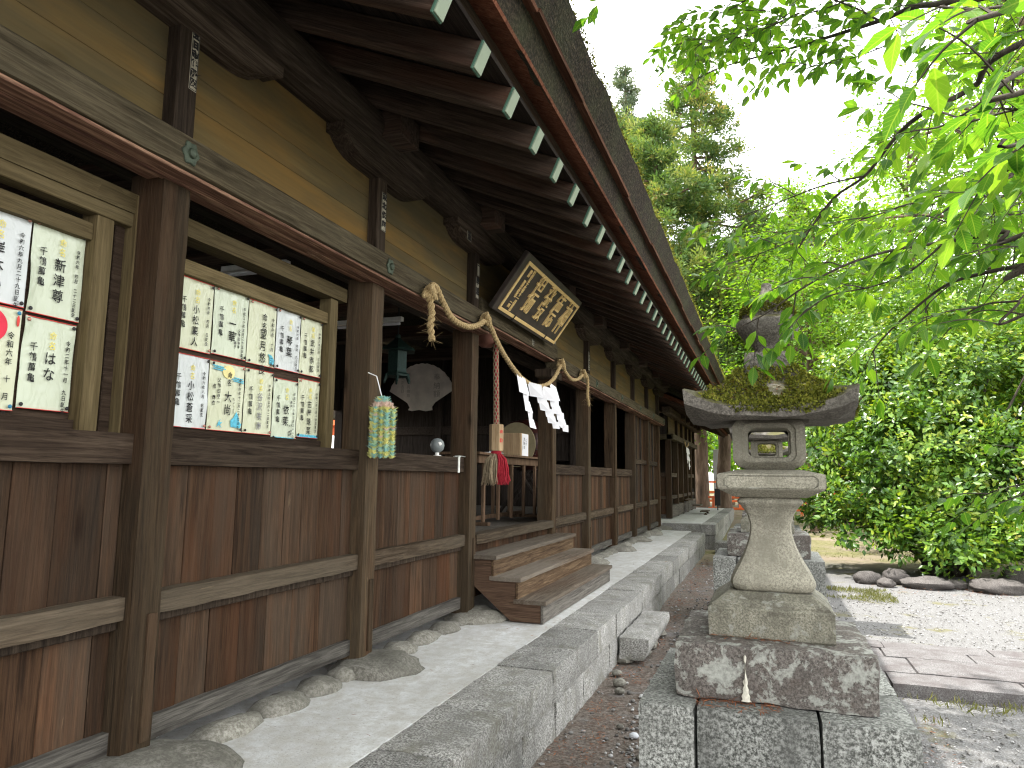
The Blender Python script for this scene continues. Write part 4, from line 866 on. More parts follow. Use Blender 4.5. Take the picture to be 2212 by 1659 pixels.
# ================================================================== INSIDE THE HALL
tb = empty('offering_table', (-.85, 8.55, 1.125), 'narrow slatted offering table standing just inside the entrance', 'table')
m = MB(); m.box(-1.15, -.60, 7.62, 10.2, 1.955, 1.985, .004); m.build('tabletop', 'table', tb)
m = MB(); m.box(-1.10, -.66, 7.75, 10.05, 1.86, 1.95, .003); m.build('apron', 'table', tb)
for x in (-.68, -1.07):
    for y in np.linspace(7.95, 9.95, 5 if x > -.8 else 4): m = MB(); m.box(x - .018, x + .018, y - .024, y + .024, 1.165, 1.862, .003); m.build('slat_leg', 'table', tb)
    m = MB(); ye = 7.9 if x > -.8 else 9.9; m.box(-1.16, -.58, ye - .04, ye + .04, 1.126, 1.166, .004); m.build('runner', 'table', tb)
m = MB(); m.box(-.90, -.84, 7.94, 9.86, 1.17, 1.22, .004); m.build('stretcher', 'table', tb)
bxn = empty('offering_box', (-.82, 9.4, 1.986), 'pale wooden box with a white label on the offering table', 'box')
m = MB(); m.box(-.98, -.66, 9.25, 9.6, 1.986, 2.30, .004); m.build('case', 'pale', bxn); m = MB(); m.box(-.659, -.656, 9.30, 9.57, 1.99, 2.295, .001); lb_ = m.build('label_sheet', 'white', bxn)
textmesh([('御朱印', .05, .24, .05), ('受付', .13, .22, .04)], 0, 0, Matrix(((0, 0, 1, -.6545), (1, 0, 0, 9.34), (0, 1, 0, 2.0), (0, 0, 0, 1))), bold=.001).build('lettering', 'ink', lb_, 0)
pb = empty('pump_bottle', (-.72, 8.33, 1.986), 'white pump bottle beside the pale box on the table', 'bottle')
m = MB(); m.lathe([(.038, 0), (.04, .01), (.04, .14), (.03, .165), (.014, .172), (.014, .2)], (-.72, 8.33, 1.986), 16); m.build('body', 'white', pb); m = MB(); m.tube([(-.72, 8.33, 2.18), (-.72, 8.33, 2.26), (-.70, 8.35, 2.265), (-.66, 8.42, 2.235)], [.009, .009, .010, .006], 8); m.build('pump', 'white', pb)
m = MB()
for i in range(4): m.box(-.98 + .02 * i, -.68, 7.85 + .14 * i, 8.25 + .13 * i, 1.986 + .004 * i, 1.99 + .004 * i, .001)
o = m.build('paper_stack', 'white', None); tag(o, 'thin sheaf of white papers at the left of the offering table', 'papers')
dm = empty('drum', (-1.10, 10.8, 1.13), 'large studded taiko drum on a stand behind the offering table', 'drum')
dmx = Matrix.Rotation(R(90), 3, 'X'); dmx = Matrix.Rotation(R(-12), 3, 'Z') @ dmx
m = MB(); m.lathe([(.345, -.30), (.37, -.28), (.41, -.1), (.42, 0), (.41, .1), (.37, .28), (.345, .30)], (-1.10, 10.8, 2.2), 30, mtx=dmx); m.build('barrel', 'drumred', dm)
for sgn in (1, -1):
    m = MB(); z = [.302, .312] if sgn > 0 else [-.312, -.302]; m.lathe([(.35, z[0]), (.348, z[1])], (-1.10, 10.8, 2.2), 30, mtx=dmx); m.build('drumhead', 'drumskin', dm)
m = MB()
for sgn in (1, -1):
    for k in range(28): a = k / 28 * 6.283; p = dmx @ Vector((.365 * math.cos(a), .365 * math.sin(a), .285 * sgn)); m.lathe([(.016, 0), (.012, .008), (0, .010)], Vector((-1.10, 10.8, 2.2)) + p * 1.0 + (dmx @ Vector((math.cos(a), math.sin(a), .3 * sgn))) * .006, 8)
m.build('studs', 'black', dm)
for a in (-.3, .3): m = MB(); m.tube([(-1.10 + a * 1.3, 10.65, 1.13), (-1.10 - a * .5, 10.7, 1.9)], .03, 8); m.tube([(-1.10 + a * 1.3, 11.05, 1.13), (-1.10 - a * .5, 11.0, 1.9)], .03, 8); m.build('stand', 'dark', dm)
# fan shaped votive board on the partition
fb = empty('fan_board', (-4.2, 13.3, 3.1), 'pale fan shaped votive board hung on the dark inner wall', 'board'); P = []
fcx, fcz = -4.26, 3.02; 
for a in np.linspace(R(24), R(156), 40): rr = 1.0 + .008 * math.sin(a * 37); P.append((fcx + .82 * rr * math.cos(a), fcz + 1.03 * rr * math.sin(a) ** .9))
P += [(fcx - .50, 3.33), (fcx - .32, 3.22), (fcx - .26, 3.12), (fcx - .30, 3.07), (fcx - .22, 3.05), (fcx - .05, 3.07), (fcx + .1, 3.04), (fcx + .26, 3.06), (fcx + .25, 3.13), (fcx + .32, 3.22), (fcx + .50, 3.33)]
m = MB(); V = [(a, 13.30, b) for a, b in P] + [(a, 13.33, b) for a, b in P]; n = len(P); m.add(V, [list(range(n)), list(range(n, 2 * n))[::-1]] + [[i, i + n, (i + 1) % n + n, (i + 1) % n] for i in range(n)], .5); fo = m.build('face', 'fan', fb, 20)
mt_ = Matrix(((1, 0, 0, fcx), (0, 0, -1, 13.297), (0, 1, 0, 3.2), (0, 0, 0, 1)))
textmesh([('奉納額', .36, .62, .16), ('願主一同敬白', -.30, .66, .08), ('大正吉日', -.44, .58, .08)], 0, 0, mt_).build('lettering', 'greytext', fo, 0)
# hanging bronze lantern
hl_ = empty('hanging_lantern', (-1.1, 6.5, 2.7), 'dark green bronze lantern hanging inside the hall', 'lantern'); c = (-1.09, 6.5, 0)
m = MB(); m.lathe([(.135, 2.72), (.14, 2.74), (.115, 2.76), (.108, 2.78), (.108, 2.98), (.12, 3.0)], c, 6); m.build('body', 'darkpatina', hl_, 20); m = MB(); m.lathe([(.205, 2.985), (.19, 3.01), (.12, 3.05), (.06, 3.10), (.03, 3.13), (.03, 3.16), (.0, 3.18)], c, 6); m.build('roof', 'darkpatina', hl_, 20)
for k in range(6): a = k * 1.0472; m = MB(); m.tube([(c[0] + .12 * math.cos(a), 6.5 + .12 * math.sin(a), 2.74), (c[0] + .15 * math.cos(a), 6.5 + .15 * math.sin(a), 2.66)], [.02, .01], 6); m.build('foot', 'darkpatina', hl_)
m = MB(); m.tube([(c[0], 6.5, 3.17), (c[0], 6.5, 3.65)], .008, 6); m.build('chain', 'black', hl_)
for y, x0, x1, lab in [(6.4, -1.79, -.99, 'unlit fluorescent tube lamp seen left of the second post'), (4.4, -1.52, -.90, 'unlit fluorescent tube lamp above the right notice board')]:
    f = empty('tube_lamp', ((x0 + x1) / 2, y, 3.25), lab, 'lamp', 'fluorescent tube lamps inside the hall')
    m = MB(); m.box(x0, x1, y - .03, y + .03, 3.285, 3.33, .004); m.build('housing', 'whitemetal', f); m = MB(); m.tube([(x0 + .03, y, 3.262), (x1 - .03, y, 3.262)], .016, 10); m.build('tube', 'white', f); m = MB(); m.tube([(x0 + .3, y, 3.33), (x0 + .3, y, 3.62)], .006, 6); m.build('hanger', 'black', f)

# ================================================================== STONE LANTERNS
def stone_lantern(yc, label):
    L = empty('stone_lantern', (2.51, yc, 0), label, 'stone lantern', 'stone lanterns in a row beside the hall')
    T = .559
    for k, (z0, z1) in enumerate([(-.05, .36), (.365, .719)]):
        for i, (a, b) in enumerate([(-T, -.31), (-.31, .19), (.19, T)] if k else [(-T, -.02), (-.02, T)]):
            for c_, d in ((-T, -.02), (-.02, T)): m = MB(); m.rough(2.487 + a + .003, 2.487 + b - .003, yc + c_ + .003, yc + d - .003, z0, z1, .06, .013, .007, 10, a * 7 + c_ * 3 + k); m.build('plinth_block', 'plinthbase', L)
    m = MB(); m.rough(2.497 - .424, 2.497 + .424, yc - .424, yc + .424, .719, .966, .05, .022, .011, 7, 2.2); m.build('plinth_course', 'plinth', L)
    m = MB(); m.square([(.268, .964, 0, .03), (.277, .975, 0, .03), (.278, 1.098, 0, .03), (.270, 1.106, 0, .03), (.262, 1.107, 0, .03), (.260, 1.118, 0, .03), (.252, 1.122, 0, .03), (.19, 1.168, 0, .05), (.17, 1.170, 0, .1)], (2.496, yc, 0), 8); m.build('base', 'basestone', L, 30)
    pr = [(.165, 1.168), (.182, 1.180), (.193, 1.205), (.192, 1.222), (.178, 1.25), (.152, 1.295), (.128, 1.345), (.108, 1.40), (.096, 1.45), (.096, 1.485), (.105, 1.52), (.122, 1.553), (.136, 1.572), (.150, 1.584), (.153, 1.592), (.150, 1.602), (.134, 1.616)]
    m = MB(); m.square([(h, z, 0, .22) for h, z in pr], (2.513, yc, 0), 8); m.build('shaft', 'lantern', L, 40)
    m = MB(); m.square([(.165, 1.614, 0, .05), (.178, 1.620, 0, .05), (.240, 1.652, 0, .04), (.245, 1.660, 0, .04), (.245, 1.722, 0, .04), (.241, 1.727, 0, .04), (.15, 1.748, 0, .06)], (2.518, yc, 0), 10); pl = m.build('platform', 'lantern', L, 25)
    m = MB()      # carved outline on the platform faces
    for q in range(4):
        rt = Matrix.Translation((2.518, yc, 0)) @ Matrix.Rotation(q * math.pi / 2, 4, 'Z')
        P = [(-.21, 1.675), (-.19, 1.66), (.19, 1.66), (.21, 1.675), (.21, 1.705), (.19, 1.718), (-.19, 1.718), (-.21, 1.705)]
        for (a, b), (c_, d) in zip(P, P[1:] + P[:1]): m.tube([rt @ Vector((a, -.2455, b)), rt @ Vector((c_, -.2455, d))], .003, 4)
    m.build('carved_line', 'basestone', pl)
    # fire box: four pierced faces
    fb_ = MB(); cz, hw, hh = 1.879, .168, .130; zlo, zhi = 1.749, 2.009; n = 48; cx0 = 2.517
    def rr(hx_, hz, r, cz_, k=48, ch=False):
        out = []
        for i in range(k):
            a = 2 * math.pi * (i + .5) / k; x, z = math.cos(a), math.sin(a); s_ = 1 / max(abs(x) / hx_, abs(z) / hz); x, z = x * s_, z * s_
            ix, iz = max(-hx_ + r, min(hx_ - r, x)), max(-hz + r, min(hz - r, z)); dx, dz = x - ix, z - iz; l = math.hypot(dx, dz)
            if l > 0: x, z = (ix + dx / l * r, iz + dz / l * r) if not ch else (ix + dx / (abs(dx) + abs(dz)) * r, iz + dz / (abs(dx) + abs(dz)) * r)
            out.append((x, cz_ + z))
        return out
    prof = lambda z: .168 - .050 * max(0.0, (abs(z - cz) / .130 - .58) / .42) ** 2.3
    loops = [([(x / .168, z) for x, z in rr(.168, .130, .001, cz)], 0), ([(x / .168, z) for x, z in rr(.158, .1285, .012, cz)], 0), ([(x / .168, z) for x, z in rr(.126, .096, .024, cz, ch=True)], 0), ([(x / .168, z) for x, z in rr(.122, .092, .024, cz, ch=True)], .011), ([(x / .168, z) for x, z in rr(.103, .075, .022, cz, ch=True)], .011), ([(x / .168, z) for x, z in rr(.098, .071, .020, cz, ch=True)], .018), ([(x / .168, z) for x, z in rr(.096, .069, .018, cz, ch=True)], .07)]
    for q in range(4):
        rt = Matrix.Translation((cx0, yc, 0)) @ Matrix.Rotation(q * math.pi / 2, 4, 'Z'); V = []; F = []
        for lp, ins in loops: V += [rt @ Vector((x * prof(z), -(prof(z) - ins), z)) for x, z in lp]
        for i in range(len(loops) - 1):
            for k in range(n): F.append([i * n + k, (i + 1) * n + k, (i + 1) * n + (k + 1) % n, i * n + (k + 1) % n][::-1])
        fb_.add(V, F, .5)
    fb_.square([(.118, zlo, 0, .1), (.119, zlo + .002, 0, .1), (.098, zlo + .058, 0, .1)], (cx0, yc, 0), 8, tone=.5); fb_.square([(.098, zhi - .058, 0, .1), (.118, zhi, 0, .1)], (cx0, yc, 0), 8, tone=.5)
    fb_.build('fire_box', 'lantern', L, 35)
    # roof with upturned corners
    kr = [(.12, 2.02, 0, .1), (.19, 1.990, 0, .08), (.300, 1.984, .0, .02), (.34, 1.986, .030, .02), (.380, 1.992, .066, .02), (.386, 2.030, .096, .02), (.376, 2.038, .094, .02), (.335, 2.064, .064, .04), (.285, 2.102, .034, .05), (.24, 2.142, .016, .06), (.195, 2.182, .005, .07), (.158, 2.222, 0, .08), (.142, 2.236, 0, .06), (.140, 2.246, 0, .06), (.08, 2.252, 0, .1)]
    m = MB(); m.square(kr, (2.522, yc, 0), 12); v = [Vector(p) for p in m.v]
    m.v = [tuple(p + Vector((mnoise.noise(p * 9), mnoise.noise(p * 9 + Vector((5, 0, 0))), mnoise.noise(p * 9 + Vector((0, 7, 0))))) * .010) for p in v]; ks = m.build('roof', 'kasa', L, 24)
    # moss cushion and fallen needles on the roof
    def top_pt(N, bare=True):
        h = .385 * np.sqrt(rng.uniform(.12, 1, N)); sd2 = rng.integers(0, 4, N); t_ = rng.uniform(-1, 1, N); X_ = np.choose(sd2, [t_, np.ones(N), -t_, -np.ones(N)]) * h; Y_ = np.choose(sd2, [-np.ones(N), t_, np.ones(N), -t_]) * h
        z = np.interp(h, [.14, .158, .195, .24, .285, .335, .38], [2.246, 2.222, 2.182, 2.142, 2.104, 2.066, 2.036]) + np.interp(h, [.158, .24, .285, .335, .38], [0, .016, .034, .064, .094]) * np.abs(t_) ** 3
        return X_, Y_, z, h, t_, sd2
    X_, Y_, z, h, t_, sd2 = top_pt(17000); msk = np.array([mnoise.fractal(Vector((a * 6, b * 6, yc)), .8, 2, 4) for a, b in zip(X_, Y_)]); keep = (msk > -.55 + np.where(X_ < -.14, .30 + (-.14 - X_) * 3.5, 0)) & ~((np.abs(t_) > .86) & (h > .28))
    P = np.stack([2.522 + X_, yc + Y_, z + rng.uniform(0, .012, len(z))], 1)[keep]; lf = leaves(P, rng.normal(0, 1, P.shape) + np.array([0, 0, .9]), rng.normal(0, 1, P.shape) + np.array([0, 0, .5]), rng.uniform(.011, .021, len(P)), .7)
    tl = rng.uniform(-1, 1, 3600); sl = rng.integers(0, 4, 3600); kl = np.array([mnoise.fractal(Vector((a * 3 + b * 7, yc, 3)), .8, 2, 4) for a, b in zip(tl, sl)]); gl_ = (np.abs(tl) < .72 + kl * .25) & ~((sl == 0) & (tl < -.42)) & (sl != 3); tl, sl, kl = tl[gl_], sl[gl_], kl[gl_]
    Xl = np.choose(sl, [tl, np.ones_like(tl), -tl, -np.ones_like(tl)]) * .388; Yl = np.choose(sl, [-np.ones_like(tl), tl, np.ones_like(tl), -tl]) * .388; Zl = 2.036 + .094 * np.abs(tl) ** 3 - rng.uniform(-.006, 1, len(tl)) ** 1 * (.012 + .030 * np.clip(kl + .5, 0, 1)); PL_ = np.stack([2.522 + Xl, yc + Yl, Zl], 1)
    lf3 = leaves(PL_, rng.normal(0, 1, PL_.shape) + np.array([0, 0, -.5]), rng.normal(0, 1, PL_.shape), rng.uniform(.010, .019, len(PL_)), .7)
    # cap moss
    Q = rng.normal(0, 1, (2600, 3)); Q /= np.linalg.norm(Q, axis=1, keepdims=True); Q[:, 2] = np.abs(Q[:, 2]); Qp = np.array([2.533, yc, 2.545]) + Q * np.array([.128, .128, .09]); lf2 = leaves(Qp, Q + rng.normal(0, .6, Q.shape), rng.normal(0, 1, Q.shape), rng.uniform(.012, .024, 2600), .6)
    leafobj('moss', 'moss', [(lf, rng.uniform(.1, .95, len(P))), (lf2, rng.uniform(0, .7, 2600)), (lf3, rng.uniform(0, .8, len(PL_)))], ks)
    X_, Y_, z, h, t_, sd2 = top_pt(1500); sel = (h > .2) & (np.abs(Y_ + .25) < .11) & (X_ < .12); P = np.stack([2.522 + X_, yc + Y_, z + .014], 1)[sel]
    lf = leaves(P, rng.normal(0, 1, P.shape) * np.array([1, 1, .15]), np.array([0, 0, 1.]) + rng.normal(0, .2, P.shape), rng.uniform(.02, .05, len(P)), .10); leafobj('needle_litter', 'needles', [(lf, rng.uniform(0, 1, len(P)))], ks)
    # neck block, lotus cup and bud
    m = MB(); m.square([(.106, 2.244, 0, .05), (.108, 2.250, 0, .05), (.108, 2.328, 0, .05), (.103, 2.340, 0, .05), (.075, 2.346, 0, .1)], (2.523, yc, 0), 6); nk = m.build('neck', 'kasa', L, 25)
    m = MB()
    for q in range(4):
        rt = Matrix.Translation((2.523, yc, 0)) @ Matrix.Rotation(q * math.pi / 2, 4, 'Z'); P = [(-.08, 2.262), (.08, 2.262), (.08, 2.300), (.06, 2.318), (-.06, 2.318), (-.08, 2.300)]
        for (a, b), (c_, d) in zip(P, P[1:] + P[:1]): m.tube([rt @ Vector((a, -.1085, b)), rt @ Vector((c_, -.1085, d))], .003, 4)
    m.build('carved_line', 'plinth', nk)
    m = MB(); m.lathe([(.066, 2.344), (.068, 2.372), (.085, 2.392), (.118, 2.42), (.145, 2.455), (.158, 2.49), (.155, 2.51), (.14, 2.522), (.12, 2.528)], (2.533, yc, 0), 28); m.build('lotus_cup', 'kasa', L, 50)
    m = MB(); m.lathe([(.118, 2.525), (.128, 2.545), (.122, 2.572), (.10, 2.602), (.07, 2.632), (.045, 2.655), (.030, 2.675), (.026, 2.69), (.026, 2.712), (.018, 2.718)], (2.534, yc, 0), 28); m.build('bud', 'kasa', L, 50)
    return L
L1 = stone_lantern(3.86, 'nearest tall stone lantern with mossy roof beside the kerb')
L2 = dup(L1, (0.0, 5.64, 0), None, 'second stone lantern, hidden behind the nearest one'); L3 = dup(L1, (.0, 11.3, 0), None, 'farthest stone lantern, glimpsed through the fire box openings')
L2.scale = L3.scale = (1.1, 1.1, 1.1)
for L_ in (L2,):
    for c_ in L_.children:
        if c_.name.startswith('roof'):
            for q_ in list(c_.children):
                if q_.name.startswith('moss'): bpy.data.objects.remove(q_)
# white resin drip on the plinth of the nearest lantern
m = MB(); P = []
for z, w in [(.93, .002), (.92, .006), (.905, .004), (.895, .002), (.87, .002), (.845, .003), (.83, .006), (.815, .011), (.80, .007), (.785, .014), (.77, .010), (.755, .018), (.742, .015), (.733, .022)]: P.append((z, w))
V = [(2.385 + s_ * w + mnoise.noise(Vector((z * 40, s_, 0))) * .006, 3.86 - .433 - .006 * (1 - abs(s_)), z) for z, w in P for s_ in (-1, 0, 1)]
F = [[i * 3 + j, i * 3 + j + 1, (i + 1) * 3 + j + 1, (i + 1) * 3 + j] for i in range(len(P) - 1) for j in (0, 1)]; m.add(V, F, .5); o = m.build('white_drip', 'drip', L1, 60)
# stepping block in front of the kerb
sb = empty('stone_step', (1.3, 7.5, 0), 'hewn granite block set as a step against the kerb', 'step')
m = MB(); P = [(1.16, .0), (1.16, .235), (1.44, .235), (1.445, .20), (1.40, .05), (1.33, -.02)]; m.rough(1.157, 1.44, 6.80, 8.27, .03, .235, .05, .018, .010, 8, 5.); 
m.v = [(1.157 + (p[0] - 1.157) * (1 if p[2] > .15 else .75 + (p[2] / .15) * .25), p[1], p[2]) for p in m.v]; m.build('block', 'kerb', sb)
m = MB()
for i in range(9): m.rock((1.25 + random.uniform(-.06, .1), 6.9 + i * .16, .02), (.09, .10, .05), i * 2.1, 10, 7, .3)
m.build('packing_stones', 'river', sb, 60)

# ================================================================== SECOND HALL BEYOND
o = MB().box(-5, 1.22, 18.4, 29, .0, .585, .01).build('hall_terrace', 'concrete'); tag(o, kind='structure')
tk = empty('terrace_kerb', (1.2, 23, 0)); tag(tk, kind='structure')
y = 18.35
while y < 29:
    e = y + random.uniform(.8, 1.3); m = MB(); m.rough(.95, 1.30, y + .003, min(e, 29) - .003, .33, .592, .07, .014, .008, 8, y); m.build('kerb_block', 'kerb', tk); m = MB(); m.rough(1.0, 1.285, y + .003, min(e, 29) - .003, -.05, .325, .08, .014, .010, 8, y + 3); m.build('kerb_block', 'kerb', tk); y = e
for x in np.arange(-4, .9, 1.0): m = MB(); m.rough(x, x + .94, 18.33, 18.62, .2, .592, .07, .014, .008, 8, x); m.build('kerb_block', 'kerb', tk)
h2 = empty('side_hall', (0, 24, .6), 'smaller dark timber hall standing beyond the far end of the long hall', 'hall')
py = [20.55, 22.2, 23.6, 25.0, 26.3, 27.6]
for y in py: MB().box(-.16, 0, y - .15, y, .6, 2.82).build('post', 'post', h2)
for x in (-1.3, -2.6): MB().box(x - .15, x, 20.4, 20.56, .6, 2.82).build('post', 'post', h2)
MB().box(-.1, .09, 20.3, 27.75, 2.80, 2.95).build('lintel_beam', 'beam', h2); MB().box(-4.2, .05, 20.3, 20.48, 2.79, 2.94).build('lintel_beam', 'beam', h2)
MB().box(-.12, .12, 19.5, 28.3, 3.45, 3.65, .03).build('eave_beam', 'eave', h2)
for a, b in zip(py[:-1], py[1:]):
    MB().box(-.1, -.08, a, b - .1, 2.94, 3.46).build('frieze_panel', 'frieze', h2); MB().box(-.12, -.0, b - .12, b, 2.94, 3.46).build('strut', 'strut', h2)
    MB().box(-.08, .24, b - .14, b + .02, 3.5, 3.66).build('tie_beam', 'rafter', h2)
    if b != 25.0 and b != 23.6:
        boards(a, b - .15, 1.25, 1.75, -.12, -.09, .16).parent = h2; boards(a, b - .15, .64, 1.15, -.12, -.09, .16).parent = h2
    MB().box(-.14, -.03, a, b - .15, 1.12, 1.22).build('mid_rail', 'rail', h2)
    if b != 25.0 and b != 23.6: MB().box(-.14, -.03, a, b - .15, 1.74, 1.86).build('top_rail', 'rail', h2)
    MB().box(-.14, -.05, a, b - .15, .6, .70).build('sill', 'sill', h2)
for z0, z1, mt in ((1.74, 1.86, 'toprail'), (1.12, 1.2, 'rail'), (.6, .7, 'sill')): MB().box(-1.2, -.16, 20.42, 20.52, z0, z1).build('rail', mt, h2)
MB().box(-4.2, -.16, 20.46, 20.49, .7, 1.74).build('wainscot_board', 'wains', h2); MB().box(-4.2, -.12, 20.46, 20.5, 2.94, 3.5).build('frieze_panel', 'dark', h2)
MB().box(-4.2, -4.1, 20.5, 27.6, .6, 4.2).build('back_wall', 'dark', h2); MB().box(-4.2, -.0, 27.55, 27.65, .6, 4.2).build('end_wall', 'dark', h2); MB().box(-4.2, 0, 20.6, 27.5, .62, .95).build('floor', 'floorw', h2)
m = MB(); m.box(-3.2, 0, -.035, .035, 0, .11, .004, .5); pr2 = m.build('rafter', 'rafter', None); m = MB(); m.box(.001, .006, -.034, .034, .004, .106, .001); c2 = m.build('end_face', 'stringer', None); c2.parent = pr2
for k in range(30):
    o = pr2 if k == 0 else dup(pr2, None, h2)
    o.parent = h2; o.matrix_parent_inverse = h2.matrix_world.inverted(); o.location = (1.05, 19.3 + k * .31, 3.26); o.rotation_euler = (0, SL, 0)
MB().prism([(1.10, 3.36), (1.16, 3.34), (1.17, 3.44), (-1.9, 4.80), (-1.9, 4.75)], 19.1, 28.6, 'y').build('roof_boarding', 'soffit', h2)
ragged(lambda y: [(1.10, 3.46), (1.36 + wob(y, 3, .01), 3.36), (1.44 + wob(y, 4, .012), 3.56), (.4, 4.1), (-1.8, 5.4), (-4.2, 4.1), (-5.4, 3.5), (-1.8, 5.0)], 18.9, 28.8).build('roof', 'bark', h2, 25)
m = MB(); 
for k in range(2):
    rt = Matrix.Translation((.72, 23.4 + k * .95, .59)) @ Matrix.Rotation(R(-46), 4, 'Y'); m = MB(); m.box(-.85, .0, -.03, .03, -.12, .08, .004, None, rt); 
    if k == 0: ws = empty('entrance_steps', (.5, 23.9, .6), 'dark plank steps at the entrance of the smaller hall', 'steps')
    m.build('side_board', 'stringer', ws)
for i in range(3): MB().box(.05 + i * .22, .3 + i * .22, 23.43, 24.32, 1.02 - i * .18, 1.06 - i * .18).build('tread', 'step', ws)
# streamers on the second hall
m = MB(); pts = [(.12, 22.9 + .2 * k, 2.86 - .16 * math.sin(k / 6 * math.pi)) for k in range(7)]; m.tube(pts, .02, 6); o = m.build('straw_rope', 'rope'); tag(o, 'thin straw rope on the lintel of the smaller hall', 'rope')
for y, z, lab, n in [(23.2, 2.70, 'tiny paper streamer hanging left on the smaller hall', 4), (23.62, 2.69, 'longer paper streamer hanging right on the smaller hall', 6)]: shide((.14, y, z), .17, n, lab, .04, .2, .15, 1.1)
MB_ = MB(); MB_.rough(1.33, 1.75, 17.4, 18.0, -.05, .25, .06, .018, .01, 9, 4); o = MB_.build('stone_step', 'kerb'); tag(o, 'squared granite block lying beside the far end of the kerb', 'step')

# ================================================================== FAR SIDE SEEN THROUGH THE HALL
rp_ = empty('vermilion_pavilion', (-12.5, 23, 0), 'vermilion painted pavilion glimpsed through the dark hall', 'pavilion')
MB().box(-17, -10.2, 21, 28, 3.6, 3.95, .05).build('roof', 'bark', rp_)
for k in range(18): MB().box(-10.9, -10.3, 21.2 + k * .38, 21.32 + k * .38, 3.4, 3.58).build('rafter', 'vermilion', rp_)
for k in range(18): MB().box(-16.6 + k * .36, -16.48 + k * .36, 21.05, 21.7, 3.4, 3.58).build('rafter', 'vermilion', rp_)
MB().box(-16.5, -10.9, 21.8, 22.0, 3.1, 3.4).build('beam', 'vermilion', rp_)
for x in (-16.3, -14.4, -12.6, -11.0): MB().box(x - .12, x + .12, 21.8, 22.04, 0, 3.1).build('post', 'vermilion', rp_)

# ================================================================== FENCE, MONUMENT AND SIGNS BEYOND
fn = empty('vermilion_fence', (4, 36, .28), 'vermilion painted railing in bright sun behind the stone lantern', 'fence')
for x in np.arange(-3, 12.1, 2.15): MB().box(x - .06, x + .06, 35.94, 36.06, .2, 1.62, .01).build('post', 'vermilion', fn)
for z in (1.56, 1.08, .66): MB().box(-3.2, 12.3, 35.95, 36.05, z - .05, z + .05, .01).build('rail', 'vermilion', fn)
fn2 = empty('vermilion_fence', (2, 30, .2), 'short lower vermilion railing in front of the longer one', 'fence')
for x in (.4, 2.1, 3.8): MB().box(x - .05, x + .05, 30.95, 31.05, .1, 1.0, .01).build('post', 'vermilion', fn2)
for z in (.95, .5): MB().box(.2, 4.0, 30.96, 31.04, z - .045, z + .045, .01).build('rail', 'vermilion', fn2)
mo = MB(); mo.rough(-.25, .55, 41.0, 41.35, .2, 3.35, .2, .06, .03, 2, 3); o = mo.build('stone_monument', 'monument'); tag(o, 'tall pale upright stone slab between two tree trunks', 'monument')
for x, lab in ((-.12, 'left one of two small black signboards on stakes'), (.82, 'right one of two small black signboards on stakes')):
    s_ = empty('stake_sign', (x, 27.0, .1), lab, 'sign', 'small black stake signs'); MB().box(x - .10, x + .10, 26.98, 27.0, .75, 1.35).build('panel', 'black', s_); MB().box(x - .02, x + .02, 27.001, 27.03, .05, 1.3).build('stake', 'black', s_)

# ================================================================== VEGETATION
def norm(a): return a / (np.linalg.norm(a, axis=-1, keepdims=True) + 1e-9)
def tree(name, label, cat, loc, trunk_pts, trunk_r, limbs, sets, mat, bark, group=None, extra=None):
    t = empty(name, loc, label, cat, group); m = MB(); m.tube(trunk_pts, trunk_r, 10)
    tr = m.build('trunk', bark, t, 60)
    if limbs:
        m = MB()
        for P, r in limbs: m.tube(P, r, 6)
        m.build('limbs', bark, t, 60)
    leafobj('crown', mat, sets, t); return t
# --- evergreen bush with glossy leaves
def bush(name, label, loc, blobs, nclump, nleaf, L, mat, cat='bush', shell=.75, tone=(0, 1), group=None):
    cs, os_ = [], []
    vol = np.array([b[3] * b[4] * b[5] for b in blobs]) ** .67; cnt = np.maximum(1, (nclump * vol / vol.sum()).astype(int))
    for b, k in zip(blobs, cnt):
        d = norm(rng.normal(0, 1, (k, 3))); d[:, 2] = np.where(d[:, 2] < -.75, -d[:, 2], d[:, 2]); r = rng.uniform(shell, 1.04, k) ** .8
        r *= 1 + .30 * np.array([mnoise.noise(Vector(q * 2.3 + b[0])) for q in d])
        cs.append(np.array(b[:3]) + d * r[:, None] * np.array(b[3:6])); os_.append(d)
    c = np.concatenate(cs); o_ = np.concatenate(os_); ok = (c[:, 2] > .12) & (np.array([mnoise.fractal(Vector(q * 1.15), .8, 2, 3) for q in c]) > -.30); c, o_ = c[ok], o_[ok]; n = len(c)
    ax = norm(o_ * .7 + np.array([0, 0, .55]) + rng.normal(0, .35, (n, 3)))         # shoot axis
    C = np.repeat(c, nleaf, 0); A = np.repeat(ax, nleaf, 0); Lr = rng.uniform(.7, 1.25, len(C)) * L
    side = norm(np.cross(A, rng.normal(0, 1, C.shape))); up = rng.uniform(-.1, 1.0, len(C))[:, None]
    pos = C + A * (rng.uniform(-.5, .6, len(C)) * L * 3.0)[:, None] + side * (rng.uniform(0, 1, len(C)) ** .7 * L * 1.3)[:, None]
    dirn = norm(side * 1.0 + A * up * .8); tn = np.clip(np.repeat(rng.uniform(tone[0], tone[1], n), nleaf) * .55 + rng.uniform(tone[0], tone[1], len(C)) * .45, 0, 1)
    S_ = leaves(pos, dirn, A + rng.normal(0, .3, C.shape), Lr, .52, .12)
    t = empty(name, loc, label, cat, group)
    m = MB()
    for _ in range(int(10 + 2 * len(blobs))):
        q = c[rng.integers(0, n)]; p0 = Vector(loc) + Vector((random.gauss(0, .15), random.gauss(0, .15), 0)); mid = p0.lerp(Vector(q), .5) + Vector((0, 0, .25)); m.tube(smooth([p0, mid, Vector(q)], 5), [.05 - .004 * i for i in range(11)], 6)
    m.build('stems', 'twig', t, 60); leafobj('foliage', mat, [(S_, tn)], t); return t
